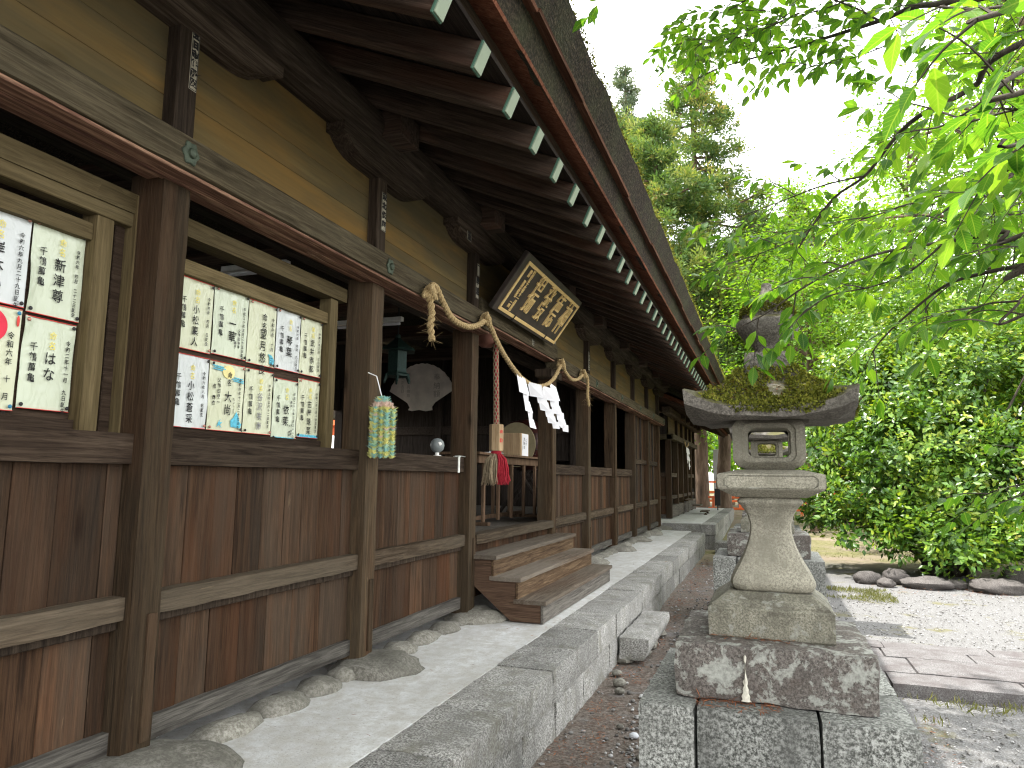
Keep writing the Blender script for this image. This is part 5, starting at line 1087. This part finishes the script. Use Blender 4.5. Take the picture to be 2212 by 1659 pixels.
bush('evergreen_bush', 'big glossy evergreen bush in sun behind a ring of rocks', (5.6, 15.4, 0),
     [(5.3, 15.6, 1.5, 1.9, 1.6, 1.3), (3.95, 15.6, 1.25, .95, .9, .55), (6.9, 15.2, 1.7, 1.8, 1.5, 1.3), (5.0, 16.2, 3.0, 1.7, 1.5, 1.4), (4.3, 16.0, 2.3, 1.1, 1.0, .8), (6.6, 16.0, 3.3, 2.0, 1.6, 1.5), (8.6, 15.6, 2.4, 1.8, 1.7, 1.8), (5.7, 14.6, .9, 1.0, .7, .65), (5.9, 16.8, 4.3, 1.6, 1.5, 1.2), (6.3, 14.0, .75, .6, .5, .5), (7.4, 14.2, 1.0, 1.1, .8, .8), (4.9, 14.3, .85, .7, .55, .5), (4.1, 14.6, .95, .7, .6, .45), (8.6, 14.3, 1.1, 1.0, .8, .9), (5.2, 13.9, .70, .8, .55, .38), (6.5, 13.6, .66, .8, .5, .36), (5.35, 13.75, .42, .3, .25, .3), (5.2, 14.9, 2.2, 1.3, .9, .9), (7.2, 14.8, 2.4, 1.3, .9, .9)],
     5200, 20, .118, 'camellia')
bush('evergreen_bush', 'taller darker evergreen rising behind the big glossy bush', (8.2, 19.5, 0), [(7.0, 18.8, 4.4, 2.4, 1.8, 1.9), (9.6, 18.6, 4.6, 2.5, 1.9, 2.4), (8.4, 19.2, 6.2, 2.6, 1.8, 1.9), (5.6, 19.4, 4.6, 1.7, 1.5, 1.7), (5.2, 19.6, 2.6, 1.6, 1.5, 1.8), (8, 18.5, 2.2, 3, 1.5, 2)], 2300, 20, .10, 'camellia', tone=(.1, .9))
# --- broadleaf trees: layered sprays
def broadleaf(name, label, loc, H, W_, n_limb, n_spray, L, mat='maple', bark='trunk', r0=.16, z0=.25, group=None, flat=.35, seed=0, lean=(0, 0)):
    rg = random.Random(seed); base = Vector(loc); top = base + Vector((lean[0], lean[1], H)); tp = [base + (top - base) * f + Vector((rg.gauss(0, .12), rg.gauss(0, .12), 0)) * (H * .1) for f in np.linspace(0, 1, 7)]; tp[0] = base
    limbs, C, D = [], [], []
    for i in range(n_limb):
        f = z0 + (1 - z0) * (i + rg.random()) / n_limb; p = base + (top - base) * f; a = i * 2.4 + rg.gauss(0, .4); l = W_ * (1.05 - .65 * max(0, (f - .35) / .65)) * rg.uniform(.7, 1.1); e = p + Vector((math.cos(a) * l, math.sin(a) * l, l * rg.uniform(.05, .55)))
        md = p.lerp(e, .5) + Vector((0, 0, l * .12)); PL = smooth([p, md, e], 6); limbs.append((PL, [max(.012, r0 * .45 * (1 - j / len(PL))) for j in range(len(PL))]))
        for j in range(n_spray):
            q = PL[int(len(PL) * (.25 + .74 * rg.random() ** .7))]; C.append(q + Vector((rg.gauss(0, l * .20), rg.gauss(0, l * .20), rg.gauss(0, l * .11)))); D.append((math.cos(a), math.sin(a), 0))
    C = np.array([tuple(c) for c in C]); D = np.array(D); n = len(C); k = 40; CC = np.repeat(C, k, 0); DD = np.repeat(D, k, 0)
    rad = L * 4.2; off = rng.normal(0, 1, CC.shape) * rad * np.array([1, 1, flat]) * .62; pos = CC + off; d = norm(DD * .5 + off * .9 / rad + np.array([0, 0, -.25]) + rng.normal(0, .35, CC.shape)); nr = np.array([0, 0, 1.]) + rng.normal(0, .35, CC.shape)
    S_ = leaves(pos, d, nr, L * rng.uniform(.65, 1.25, len(pos)), .5, .1); tn = np.clip(np.repeat(rng.uniform(0, 1, n), k) * .6 + rng.uniform(0, 1, len(pos)) * .4, 0, 1)
    return tree(name, label, 'tree', loc, tp, [r0 * (1 - .8 * i / 6) for i in range(7)], limbs, [(S_, tn)], mat, bark, group)
broadleaf('broadleaf_tree', 'bright green broadleaf tree over the right side of the evergreen bush', (9.2, 20.5, 0), 15.0, 4.6, 30, 16, .15, r0=.22, seed=3)
broadleaf('broadleaf_tree', 'bright yellow-green broadleaf tree between the hall roof and the bush', (5.0, 27.5, .1), 11.5, 4.6, 26, 15, .17, r0=.2, seed=5, lean=(-.6, 0))
broadleaf('broadleaf_tree', 'broadleaf tree with pale leaves rising behind the middle of the bush', (7.6, 27.0, .1), 13.5, 4.6, 26, 14, .17, r0=.2, seed=8)
broadleaf('broadleaf_tree', 'small green tree just above the end of the smaller hall roof', (.6, 33, .28), 5.6, 1.7, 12, 12, .13, r0=.09, z0=.72, seed=11, mat='maple', bark='palebark')
broadleaf('broadleaf_tree', 'wide green tree filling the gap beside the monument', (5.2, 44, .28), 11, 6, 24, 13, .24, r0=.25, seed=13)
broadleaf('broadleaf_tree', 'large dense tree at the far right beyond the bush', (11.6, 25, .1), 17.5, 5.5, 30, 15, .19, r0=.3, seed=17)
broadleaf('broadleaf_tree', 'broad tree far behind the vermilion railing', (14, 42, .28), 14, 7, 24, 13, .26, r0=.3, seed=19)
broadleaf('broadleaf_tree', 'sunlit tree seen through the hall beside the vermilion pavilion', (-15, 30, 0), 9, 5, 18, 10, .22, r0=.2, seed=23)
broadleaf('broadleaf_tree', 'leafy tree directly behind the lantern finial', (3.9, 24.5, .1), 8.5, 3.4, 22, 14, .14, z0=.38, r0=.16, seed=31)
broadleaf('broadleaf_tree', 'tall rounded tree closing the gap left of the lantern finial', (.6, 42, .28), 13.5, 5.0, 26, 14, .24, r0=.24, seed=37)
broadleaf('broadleaf_tree', 'tall light green tree behind the cedars at the roof end', (-4.5, 60, .28), 20, 7.0, 26, 14, .34, r0=.3, seed=41)
broadleaf('broadleaf_tree', 'tall light green tree right of the cedar group', (9.5, 52, .28), 19, 7.0, 28, 14, .32, r0=.3, seed=43)
bush('garden_bush', 'sunlit shrub glimpsed through the gap beside the left notice board', (-9.8, 10.3, 0), [(-9.8, 10.2, 1.2, 1.4, 1.3, 1.3), (-10.6, 11.8, 1.6, 1.4, 1.4, 1.5)], 500, 16, .09, 'maple', 'bush')
# --- cedars
def cedar(label, loc, H, W_, n_whorl, mat='cedar', bark='trunk', r0=.32, z0=.12, leaf=.30, dens=1.0, group='tall cedars behind the hall', seed=0, sparse=0.0):
    rg = random.Random(seed); base = Vector(loc); tp = [base + Vector((rg.gauss(0, .08), rg.gauss(0, .08), H * f)) for f in np.linspace(0, 1, 9)]; tp[0] = base; limbs, C, D, TT = [], [], [], []
    for i in range(n_whorl):
        f = z0 + (1 - z0) * ((i + rg.random() * .8) / n_whorl); z = H * f; prof = (1 - f) ** .75 * (1.0 + .28 * math.sin(i * .9 + seed)) + .06
        for j in range(rg.choice([2, 3, 3])):
            if rg.random() < sparse: continue
            a = rg.uniform(0, 6.283); l = W_ * prof * rg.uniform(.55, 1.2); p = base + Vector((0, 0, z)); e = p + Vector((math.cos(a) * l, math.sin(a) * l, l * rg.uniform(-.22, .18) + .1 * l)); md = p.lerp(e, .55) + Vector((0, 0, -.10 * l)); PL = smooth([p, md, e], 5)
            limbs.append((PL, [max(.012, .075 * (1 - .85 * q / len(PL))) for q in range(len(PL))]))
            for q in range(int((7 + l * 8) * dens)):
                u = .25 + .75 * rg.random() ** .6; pt = PL[min(len(PL) - 1, int(u * len(PL)))]; C.append(tuple(pt + Vector((rg.gauss(0, .20 + l * .07), rg.gauss(0, .20 + l * .07), rg.gauss(-.05, .18))))); D.append((math.cos(a), math.sin(a), .15)); TT.append(rg.random())
    C = np.array(C); D = np.array(D); TT = np.array(TT); k = 30; CC = np.repeat(C, k, 0); DD = np.repeat(D, k, 0); off = rng.normal(0, 1, CC.shape) * leaf * .75
    d = norm(off / leaf * .8 + DD * .6 + rng.normal(0, .3, CC.shape) + np.array([0, 0, .12])); S_ = leaves(CC + off * .55, d, rng.normal(0, 1, CC.shape) + np.array([0, 0, .6]), leaf * rng.uniform(.45, 1.15, len(CC)), .30, .1)
    tn = np.clip(np.repeat(TT, k) * .7 + rng.uniform(0, 1, len(CC)) * .3, 0, 1)
    return tree('cedar_tree', label, 'tree', loc, tp, [r0 * (1 - .9 * i / 8) for i in range(9)], limbs, [(S_, tn)], mat, bark, group)
cedar('tall olive cedar with open crown in the middle of the sky gap', (-.2, 33, .25), 22.3, 4.8, 46, z0=.27, seed=1, leaf=.25, sparse=.22)
cedar('dense yellow-green cedar just right of the thatched eave', (-1.5, 29.5, .2), 17.0, 4.2, 40, z0=.28, seed=2, leaf=.25)
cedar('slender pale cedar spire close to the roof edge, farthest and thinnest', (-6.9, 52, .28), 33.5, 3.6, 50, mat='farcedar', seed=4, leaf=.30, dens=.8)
cedar('lower cedar with reddish tips right of the tall open one', (2.3, 36, .28), 14.6, 3.6, 36, z0=.33, seed=6, leaf=.27)
cedar('bright young cedar top to the right of the reddish cedar', (4.2, 40, .28), 17.0, 2.8, 36, z0=.3, seed=9, leaf=.26)
cedar('broad cedar partly hidden by the thatched roof', (-4.6, 38, .28), 22, 5.0, 44, seed=10, leaf=.30)
cedar('shorter cedar filling the space below the two tallest ones', (.9, 30.5, .2), 10.8, 3.0, 28, z0=.42, seed=21, leaf=.25)
m = MB(); m.tube([(-1.35, 39, .2), (-1.3, 39, 1.2), (-1.3, 39, 4.5), (-1.25, 39, 11)], [.75, .56, .50, .30], 18); t = empty('cedar_tree', (-1.3, 39, .28), 'thick straight cedar trunk left of the pale stone slab', 'tree'); m.build('trunk', 'trunk', t, 60)
m = MB(); m.tube(smooth([(1.45, 39, .2), (1.6, 39, 1.3), (2.05, 39, 2.6), (2.2, 39, 4.4), (1.7, 39, 6)], 5), [.42 - .012 * i for i in range(21)], 14); t = empty('crooked_tree', (1.5, 39, .28), 'crooked pinkish tree trunk right of the pale stone slab', 'tree'); m.build('trunk', 'palebark', t, 60)
# dense wood far behind closes the view
N = 26000; P = np.stack([rng.uniform(-45, 60, N), rng.uniform(72, 90, N), rng.uniform(.2, 1, N)], 1); hh = np.array([7.5 + 3.0 * mnoise.noise(Vector((x * .09, 3, 0))) for x in P[:, 0]]); P[:, 2] = .3 + hh * P[:, 2] ** .7
S_ = leaves(P, rng.normal(0, 1, P.shape), rng.normal(0, 1, P.shape) + np.array([0, 0, .7]), rng.uniform(.5, 1.1, N), .6); o = leafobj('far_woods', 'maple', [(S_, rng.uniform(0, .8, N))]); tag(o, 'mass of far green woodland closing the view', 'woods', kind='stuff')
# --- cherry tree: trunk out of view to the right, branches hanging into the picture
ch = empty('cherry_tree', (6.4, 1.9, 0), 'cherry tree whose leafy branches hang over the lantern and the upper right', 'tree')
TW, LP, LD, LN, LL, LT = MB(), [], [], [], [], []
def twig(P, r, leaf=.088, step=.035, droop=.5, prob=1.0):
    P = smooth(P, 5); TW.tube(P, [max(.0012, r * (1 - .75 * i / len(P))) for i in range(len(P))], 5, .5); acc = 0; sgn = 1
    for a, b in zip(P[:-1], P[1:]):
        acc += (b - a).length
        while acc > step:
            acc -= step; sgn = -sgn
            if random.random() > prob: continue
            d = (b - a).normalized(); sd = d.cross(Vector((random.gauss(0, .25), random.gauss(0, .25), 1))).normalized() * sgn; ld = (d * .55 + sd * .85 + Vector((0, 0, -droop * random.uniform(.4, 1.4))) + Vector((random.gauss(0, .22), random.gauss(0, .22), random.gauss(0, .2)))).normalized()
            LP.append(tuple(b + ld * .012)); LD.append(tuple(ld)); nn = Vector((random.gauss(0, .3), random.gauss(0, .3), 1)) - d * .1; LN.append(tuple(nn)); LL.append(leaf * random.uniform(.65, 1.2)); LT.append(random.random())
    ld = (P[-1] - P[-2]).normalized(); LP.append(tuple(P[-1])); LD.append(tuple(ld + Vector((0, 0, -.2)))); LN.append((0.1, 0, 1)); LL.append(leaf); LT.append(random.random())
def branch(pts, r, gap, tl, sub=.5, leaf=.088, spread=1.0, droop=.45, prob=1.0, bare=0.0, tipw=True, down=-.15):
    P = smooth(pts, 8); n = len(P); TW.tube(P, [max(.003, .7 * r * (1 - .8 * i / n)) for i in range(n)], 7, .5); acc = 0; sg = 1; tot = sum((b - a).length for a, b in zip(P[:-1], P[1:])); run = 0
    for i, (a, b) in enumerate(zip(P[:-1], P[1:])):
        acc += (b - a).length; run += (b - a).length
        while acc > gap:
            acc -= gap; sg = -sg
            if run / tot < bare: continue
            d = (b - a).normalized(); sd = d.cross(Vector((random.gauss(0, .5), random.gauss(0, .5), 1))).normalized() * sg; e = (d * .7 + sd * spread * random.uniform(.5, 1.1) + Vector((0, 0, random.gauss(down, .28)))).normalized(); l = tl * random.uniform(.45, 1.15); md = b + e * l * .5 + Vector((0, 0, .03 * l))
            twig([b, md, b + e * l + Vector((0, 0, -.12 * l))], .0035, leaf, .036, droop, prob)
            if random.random() < sub:
                e2 = (e + Vector((random.gauss(0, .6), random.gauss(0, .6), random.gauss(-.1, .4)))).normalized(); twig([md, md + e2 * l * .3, md + e2 * l * .6], .0025, leaf, .036, droop, prob)
    if tipw: twig([P[-2], P[-1], P[-1] + (P[-1] - P[-2]).normalized() * tl * .5 + Vector((0, 0, -.05))], .003, leaf, .036, droop)
BR = lambda L: [tuple(atD((x, y), d)) for x, y, d in L]
root = (5.2, 2.2, 3.3)
branch([root] + BR([(2260, -40, 3.0), (2050, 5, 3.2), (1975, 15, 3.5), (1900, 45, 3.8), (1790, 80, 4.3), (1706, 105, 4.8), (1655, 118, 5.0), (1560, 145, 5.4), (1505, 170, 5.6)]), .026, .13, .40, .5, bare=.30, down=0.02)
branch(BR([(1655, 118, 5.0), (1600, 90, 5.1), (1530, 80, 5.3), (1450, 100, 5.5)]), .010, .10, .36, .6, down=0)
branch(BR([(1900, 45, 3.8), (1830, 10, 4.0), (1740, -15, 4.3), (1640, -10, 4.6)]), .010, .12, .34, .5)
branch([root] + BR([(2290, 60, 2.7), (2100, 190, 3.1), (1995, 245, 3.3), (1950, 280, 3.5), (1918, 317, 3.6), (1868, 380, 3.8), (1808, 422, 4.0), (1768, 468, 4.1), (1735, 520, 4.2), (1712, 560, 4.3)]), .022, .15, .42, .35, bare=.45, prob=.8)
branch(BR([(1868, 380, 3.8), (1780, 400, 4.0), (1700, 430, 4.2), (1620, 460, 4.4), (1560, 480, 4.5)]), .008, .13, .34, .5, prob=.85)
branch(BR([(1808, 422, 4.0), (1740, 500, 4.1), (1650, 545, 4.2), (1570, 570, 4.3)]), .008, .13, .34, .5, prob=.85)
branch([root] + BR([(2290, 545, 2.5), (2212, 572, 2.6), (2125, 590, 2.7), (2042, 617, 2.9), (1960, 680, 3.1), (1908, 730, 3.2), (1885, 760, 3.25)]), .016, .17, .28, .2, bare=.45, prob=.55)
branch([root] + BR([(2290, 470, 2.5), (2170, 500, 2.6), (2041, 523, 2.8), (1930, 540, 2.9), (1820, 575, 3.0), (1730, 625, 3.1), (1650, 680, 3.2), (1565, 722, 3.3)]), .014, .10, .26, .35, bare=.40, prob=.9)
branch(BR([(2041, 523, 2.8), (1960, 590, 2.9), (1880, 620, 3.0), (1790, 640, 3.05), (1720, 690, 3.1)]), .007, .11, .25, .4, prob=.8)
branch([root] + BR([(2290, 640, 2.3), (2200, 650, 2.4), (2120, 660, 2.5), (2060, 700, 2.6)]), .010, .12, .3, .5, bare=.5)
branch([root] + BR([(2310, 330, 2.2), (2230, 350, 2.3), (2150, 380, 2.5), (2080, 430, 2.6), (2020, 470, 2.7)]), .012, .12, .34, .5, bare=.5, prob=.85)
branch([root] + BR([(2300, 1010, 3.2), (2230, 1040, 3.4), (2150, 1060, 3.6), (2100, 1085, 3.7)]), .009, .10, .28, .5, bare=.7)
branch([root] + BR([(2300, 170, 1.6), (2212, 150, 1.8), (2130, 215, 2.0), (2040, 270, 2.3), (1990, 280, 2.5)]), .012, .13, .34, .4, bare=.55, prob=.8)
branch([root] + BR([(2330, -20, 1.2), (2220, 5, 1.30), (2110, 20, 1.36), (2030, 15, 1.4)]), .008, .10, .16, .1, bare=.72, prob=.8, droop=.8)
branch([root] + BR([(2350, 260, 1.5), (2250, 235, 1.6), (2180, 240, 1.75), (2100, 262, 1.9)]), .008, .13, .2, .2, bare=.72, prob=.7, droop=.7)
branch([(4.6, 2.4, 4.9), tuple(atD((1500, -170, 3.6), 3.6) if False else atD((1520, -190), 3.6)), tuple(atD((1380, -75), 3.6)), tuple(atD((1305, -12), 3.6))], .010, .22, .2, .2, bare=.75)
for i in range(4):
    x0, y0 = random.uniform(2230, 2320), random.uniform(300, 760); x1, y1, d1 = random.uniform(1760, 2120), random.uniform(430, 600), random.uniform(3.2, 4.6)
    branch([root] + BR([(x0, y0, d1 - .7), ((x0 + x1) / 2, (y0 + y1) / 2 - 18, d1 - .3), (x1, y1, d1)]), .010, .13, .34, .5, bare=.45, prob=.75)
for i in range(7):
    x1, y1, d1 = random.uniform(1480, 1800), random.uniform(20, 150), random.uniform(4.3, 5.6); x0 = x1 + random.uniform(120, 260)
    branch(BR([(x0, y1 - random.uniform(30, 80), d1 - .5), ((x0 + x1) / 2, y1 - 20, d1 - .2), (x1, y1, d1)]), .007, .11, .3, .5)
# overhead canopy, above the frame, that shades the ground here
for i in range(32):
    a = (5.4 + random.uniform(-.6, .4), 2.2 + random.uniform(-.4, .4), 3.6 + random.uniform(0, 1.5)); e = (random.uniform(1.0, 3.2), random.uniform(2.2, 6.5), 0); ym = max(e[1], .8); z = max(4.5, 1.7 + ym * .80 + .55) + random.uniform(0, .8); mid = ((a[0] + e[0]) / 2, (a[1] + e[1]) / 2, max(z, a[2]) + .35)
    branch([a, mid, (e[0], e[1], z)], .02, .17, .6, .9, leaf=.10, bare=.25)
for i in range(30):
    a = (5.3 + random.uniform(-.6, .4), 2.2 + random.uniform(-.4, .4), 4.2 + random.uniform(0, 1.2)); e = (random.uniform(.3, 2.2), random.uniform(3.6, 6.7), 0); z = 1.7 + e[1] * .80 + .6 + random.uniform(0, .6)
    branch([a, ((a[0] + e[0]) / 2, (a[1] + e[1]) / 2, max(z, a[2]) + .35), (e[0], e[1], z)], .02, .15, .6, .9, leaf=.10, bare=.4)
leafobj('crown', 'cherry', [(leaves(np.array(LP), np.array(LD), np.array(LN), np.array(LL), .52, .12, 'ovate'), np.array(LT))], ch, smooth=True)
TW.build('branches', 'twig', ch, 60)
m = MB(); m.tube(smooth([(6.5, 1.8, -.1), (6.45, 1.85, 1.2), (6.2, 2.0, 2.4), (5.3, 2.2, 3.4), (5.2, 2.2, 4.6)], 5), [.26 - .008 * i for i in range(21)], 14); m.build('trunk', 'trunk', ch, 60)

# ================================================================== ROCKS, PEBBLES, LITTER, GRASS
rk = [((4.05, 13.6, .12), (.26, .22, .24), 'small grey rock at the left end of the rock ring', 1.), ((4.28, 13.25, .08), (.16, .18, .17), 'smallest rock wedged beside its two neighbours', 2.), ((4.50, 13.7, .20), (.25, .22, .25), 'round brownish rock set behind the smallest one', 3.), ((4.88, 13.35, .12), (.42, .28, .25), 'broad flat rock in the middle of the rock ring', 4.), ((5.85, 13.3, .12), (.46, .3, .27), 'long low rock right of the hanging twig', 5.), ((6.3, 13.8, .24), (.36, .3, .42), 'tallest shade-darkened rock at the right of the rock ring', 6.), ((7.2, 13.9, .15), (.5, .35, .3), 'shade-darkened rock at the frame edge under the bush', 7.), ((5.35, 13.55, .08), (.2, .18, .16), 'little rock half hidden under drooping leaves', 8.)]
for c, r, lab, s_ in rk: m = MB(); m.rock((c[0], c[1], c[2] * .5), (r[0] * .85, r[1] * .85, r[2] * .52), s_ * 3.7, 22, 14, .28, 1.5); o = m.build('garden_rock', 'bushrock', None, 60); tag(o, lab, 'rock', 'rocks ringing the evergreen bush')
ICO = None
def pebbles(name, P, r, lab):
    me = MB(); ph = (1 + 5 ** .5) / 2; V0 = np.array([(-1, ph, 0), (1, ph, 0), (-1, -ph, 0), (1, -ph, 0), (0, -1, ph), (0, 1, ph), (0, -1, -ph), (0, 1, -ph), (ph, 0, -1), (ph, 0, 1), (-ph, 0, -1), (-ph, 0, 1)]) / 1.9; F0 = np.array([(0, 11, 5), (0, 5, 1), (0, 1, 7), (0, 7, 10), (0, 10, 11), (1, 5, 9), (5, 11, 4), (11, 10, 2), (10, 7, 6), (7, 1, 8), (3, 9, 4), (3, 4, 2), (3, 2, 6), (3, 6, 8), (3, 8, 9), (4, 9, 5), (2, 4, 11), (6, 2, 10), (8, 6, 7), (9, 8, 1)])
    N = len(P); s_ = r[:, None, None] * rng.uniform(.6, 1.25, (N, 1, 3)) * np.array([1, 1, .62]); a = rng.uniform(0, 6.283, N); V = V0[None] * s_ * rng.uniform(.85, 1.15, (N, 12, 1)); x = V[..., 0] * np.cos(a)[:, None] - V[..., 1] * np.sin(a)[:, None]; y = V[..., 0] * np.sin(a)[:, None] + V[..., 1] * np.cos(a)[:, None]
    V = np.stack([x, y, V[..., 2]], -1) + P[:, None, :]; o = quick(name, 'pebble', V.reshape(-1, 3), (F0[None] + (np.arange(N) * 12)[:, None, None]).reshape(-1, 3), np.repeat(rng.uniform(0, 1, N), 12), None, True); return tag(o, lab, 'gravel', kind='stuff')
def scat(n, x0, x1, y0, y1, z=.0): return np.stack([rng.uniform(x0, x1, n), y0 + (y1 - y0) * rng.uniform(0, 1, n) ** 1.4, np.full(n, z)], 1)
P = np.concatenate([scat(9000, 2.9, 7.5, 3.2, 13.0), scat(900, 1.5, 2.1, 3.5, 12), scat(500, 1.16, 1.9, 2.5, 16)]); blk = (P[:, 0] > 1.6) & (P[:, 1] > 6.6) & (P[:, 1] < 8.4); P = P[~blk]
r = rng.uniform(.006, .013, len(P)); r[-1400:] *= rng.uniform(.8, 1.9, 1400); pebbles('gravel', P, r, 'loose pale gravel strewn over the ground')
for i, (x, y, s_) in enumerate([(1.62, 4.95, .028), (1.5, 5.1, .022), (1.72, 4.6, .024), (1.34, 5.9, .035), (1.22, 6.4, .04), (1.3, 6.1, .05)]):
    m = MB(); m.rock((x, y, s_ * .4), (s_ * 1.2, s_, s_ * .7), i * 5.1, 12, 8, .15); o = m.build('loose_pebble', 'river' if i else 'monument', None, 60); tag(o, ['bluish white pebble lying alone beside the lantern plinth', 'small flat pebble behind the bluish white one', 'ochre pebble nearest the lower frame edge', 'grey stone at the foot of the kerb near the step block', 'stone tucked in the corner of kerb and step block', 'largest loose stone in front of the step block'][i], 'pebble', 'loose stones between kerb and lantern')
def litter(n, x0, x1, y0, y1, z): P = np.stack([rng.uniform(x0, x1, n), rng.uniform(y0, y1, n), np.full(n, z) + rng.uniform(.002, .012, n)], 1); return P
P = np.concatenate([litter(2600, 1.16, 1.45, 2.5, 16, 0), litter(900, 1.2, 2.0, 3, 16, 0), litter(500, 3.05, 3.6, 3.0, 6.6, 0), litter(900, 3.9, 8, 12.4, 13.4, 0), litter(260, 2.08, 2.92, 3.425, 3.44, .72), litter(120, 2.22, 2.78, 3.56, 3.585, .968), litter(150, 2.1, 2.9, 3.32, 3.42, .72), litter(90, .1, .75, 2, 14, .444), litter(40, .78, 1.1, 2, 14, .452)]); keep = np.array([mnoise.noise(Vector((p[0] * 3, p[1] * 1.6, 0))) > -.12 for p in P]); P = P[keep]
S_ = leaves(P, rng.normal(0, 1, P.shape) * np.array([1, 1, .12]), np.array([0, 0, 1.]) + rng.normal(0, .25, P.shape), rng.uniform(.02, .055, len(P)), .12); o = leafobj('fallen_needles', 'needles', [(S_, rng.uniform(0, 1, len(P)))]); tag(o, 'reddish fallen cedar needles along kerb and plinth', 'litter', kind='stuff')
P = np.concatenate([litter(2600, 3.2, 4.2, 11.3, 12.6, 0), litter(900, 3.2, 5.2, 5.9, 6.6, 0), litter(9000, 3.0, 14, 16.5, 30, 0)]); keep = np.array([mnoise.noise(Vector((p[0] * 1.4, p[1] * 1.4, 5))) > .05 for p in P]); P = P[keep]
S_ = leaves(P, rng.normal(0, .5, P.shape) + np.array([0, 0, 1.]), rng.normal(0, 1, P.shape), rng.uniform(.03, .08, len(P)), .16); o = leafobj('grass', 'grass', [(S_, rng.uniform(.2, 1, len(P)))]); tag(o, 'thin patches of short grass and moss', 'grass', kind='stuff')
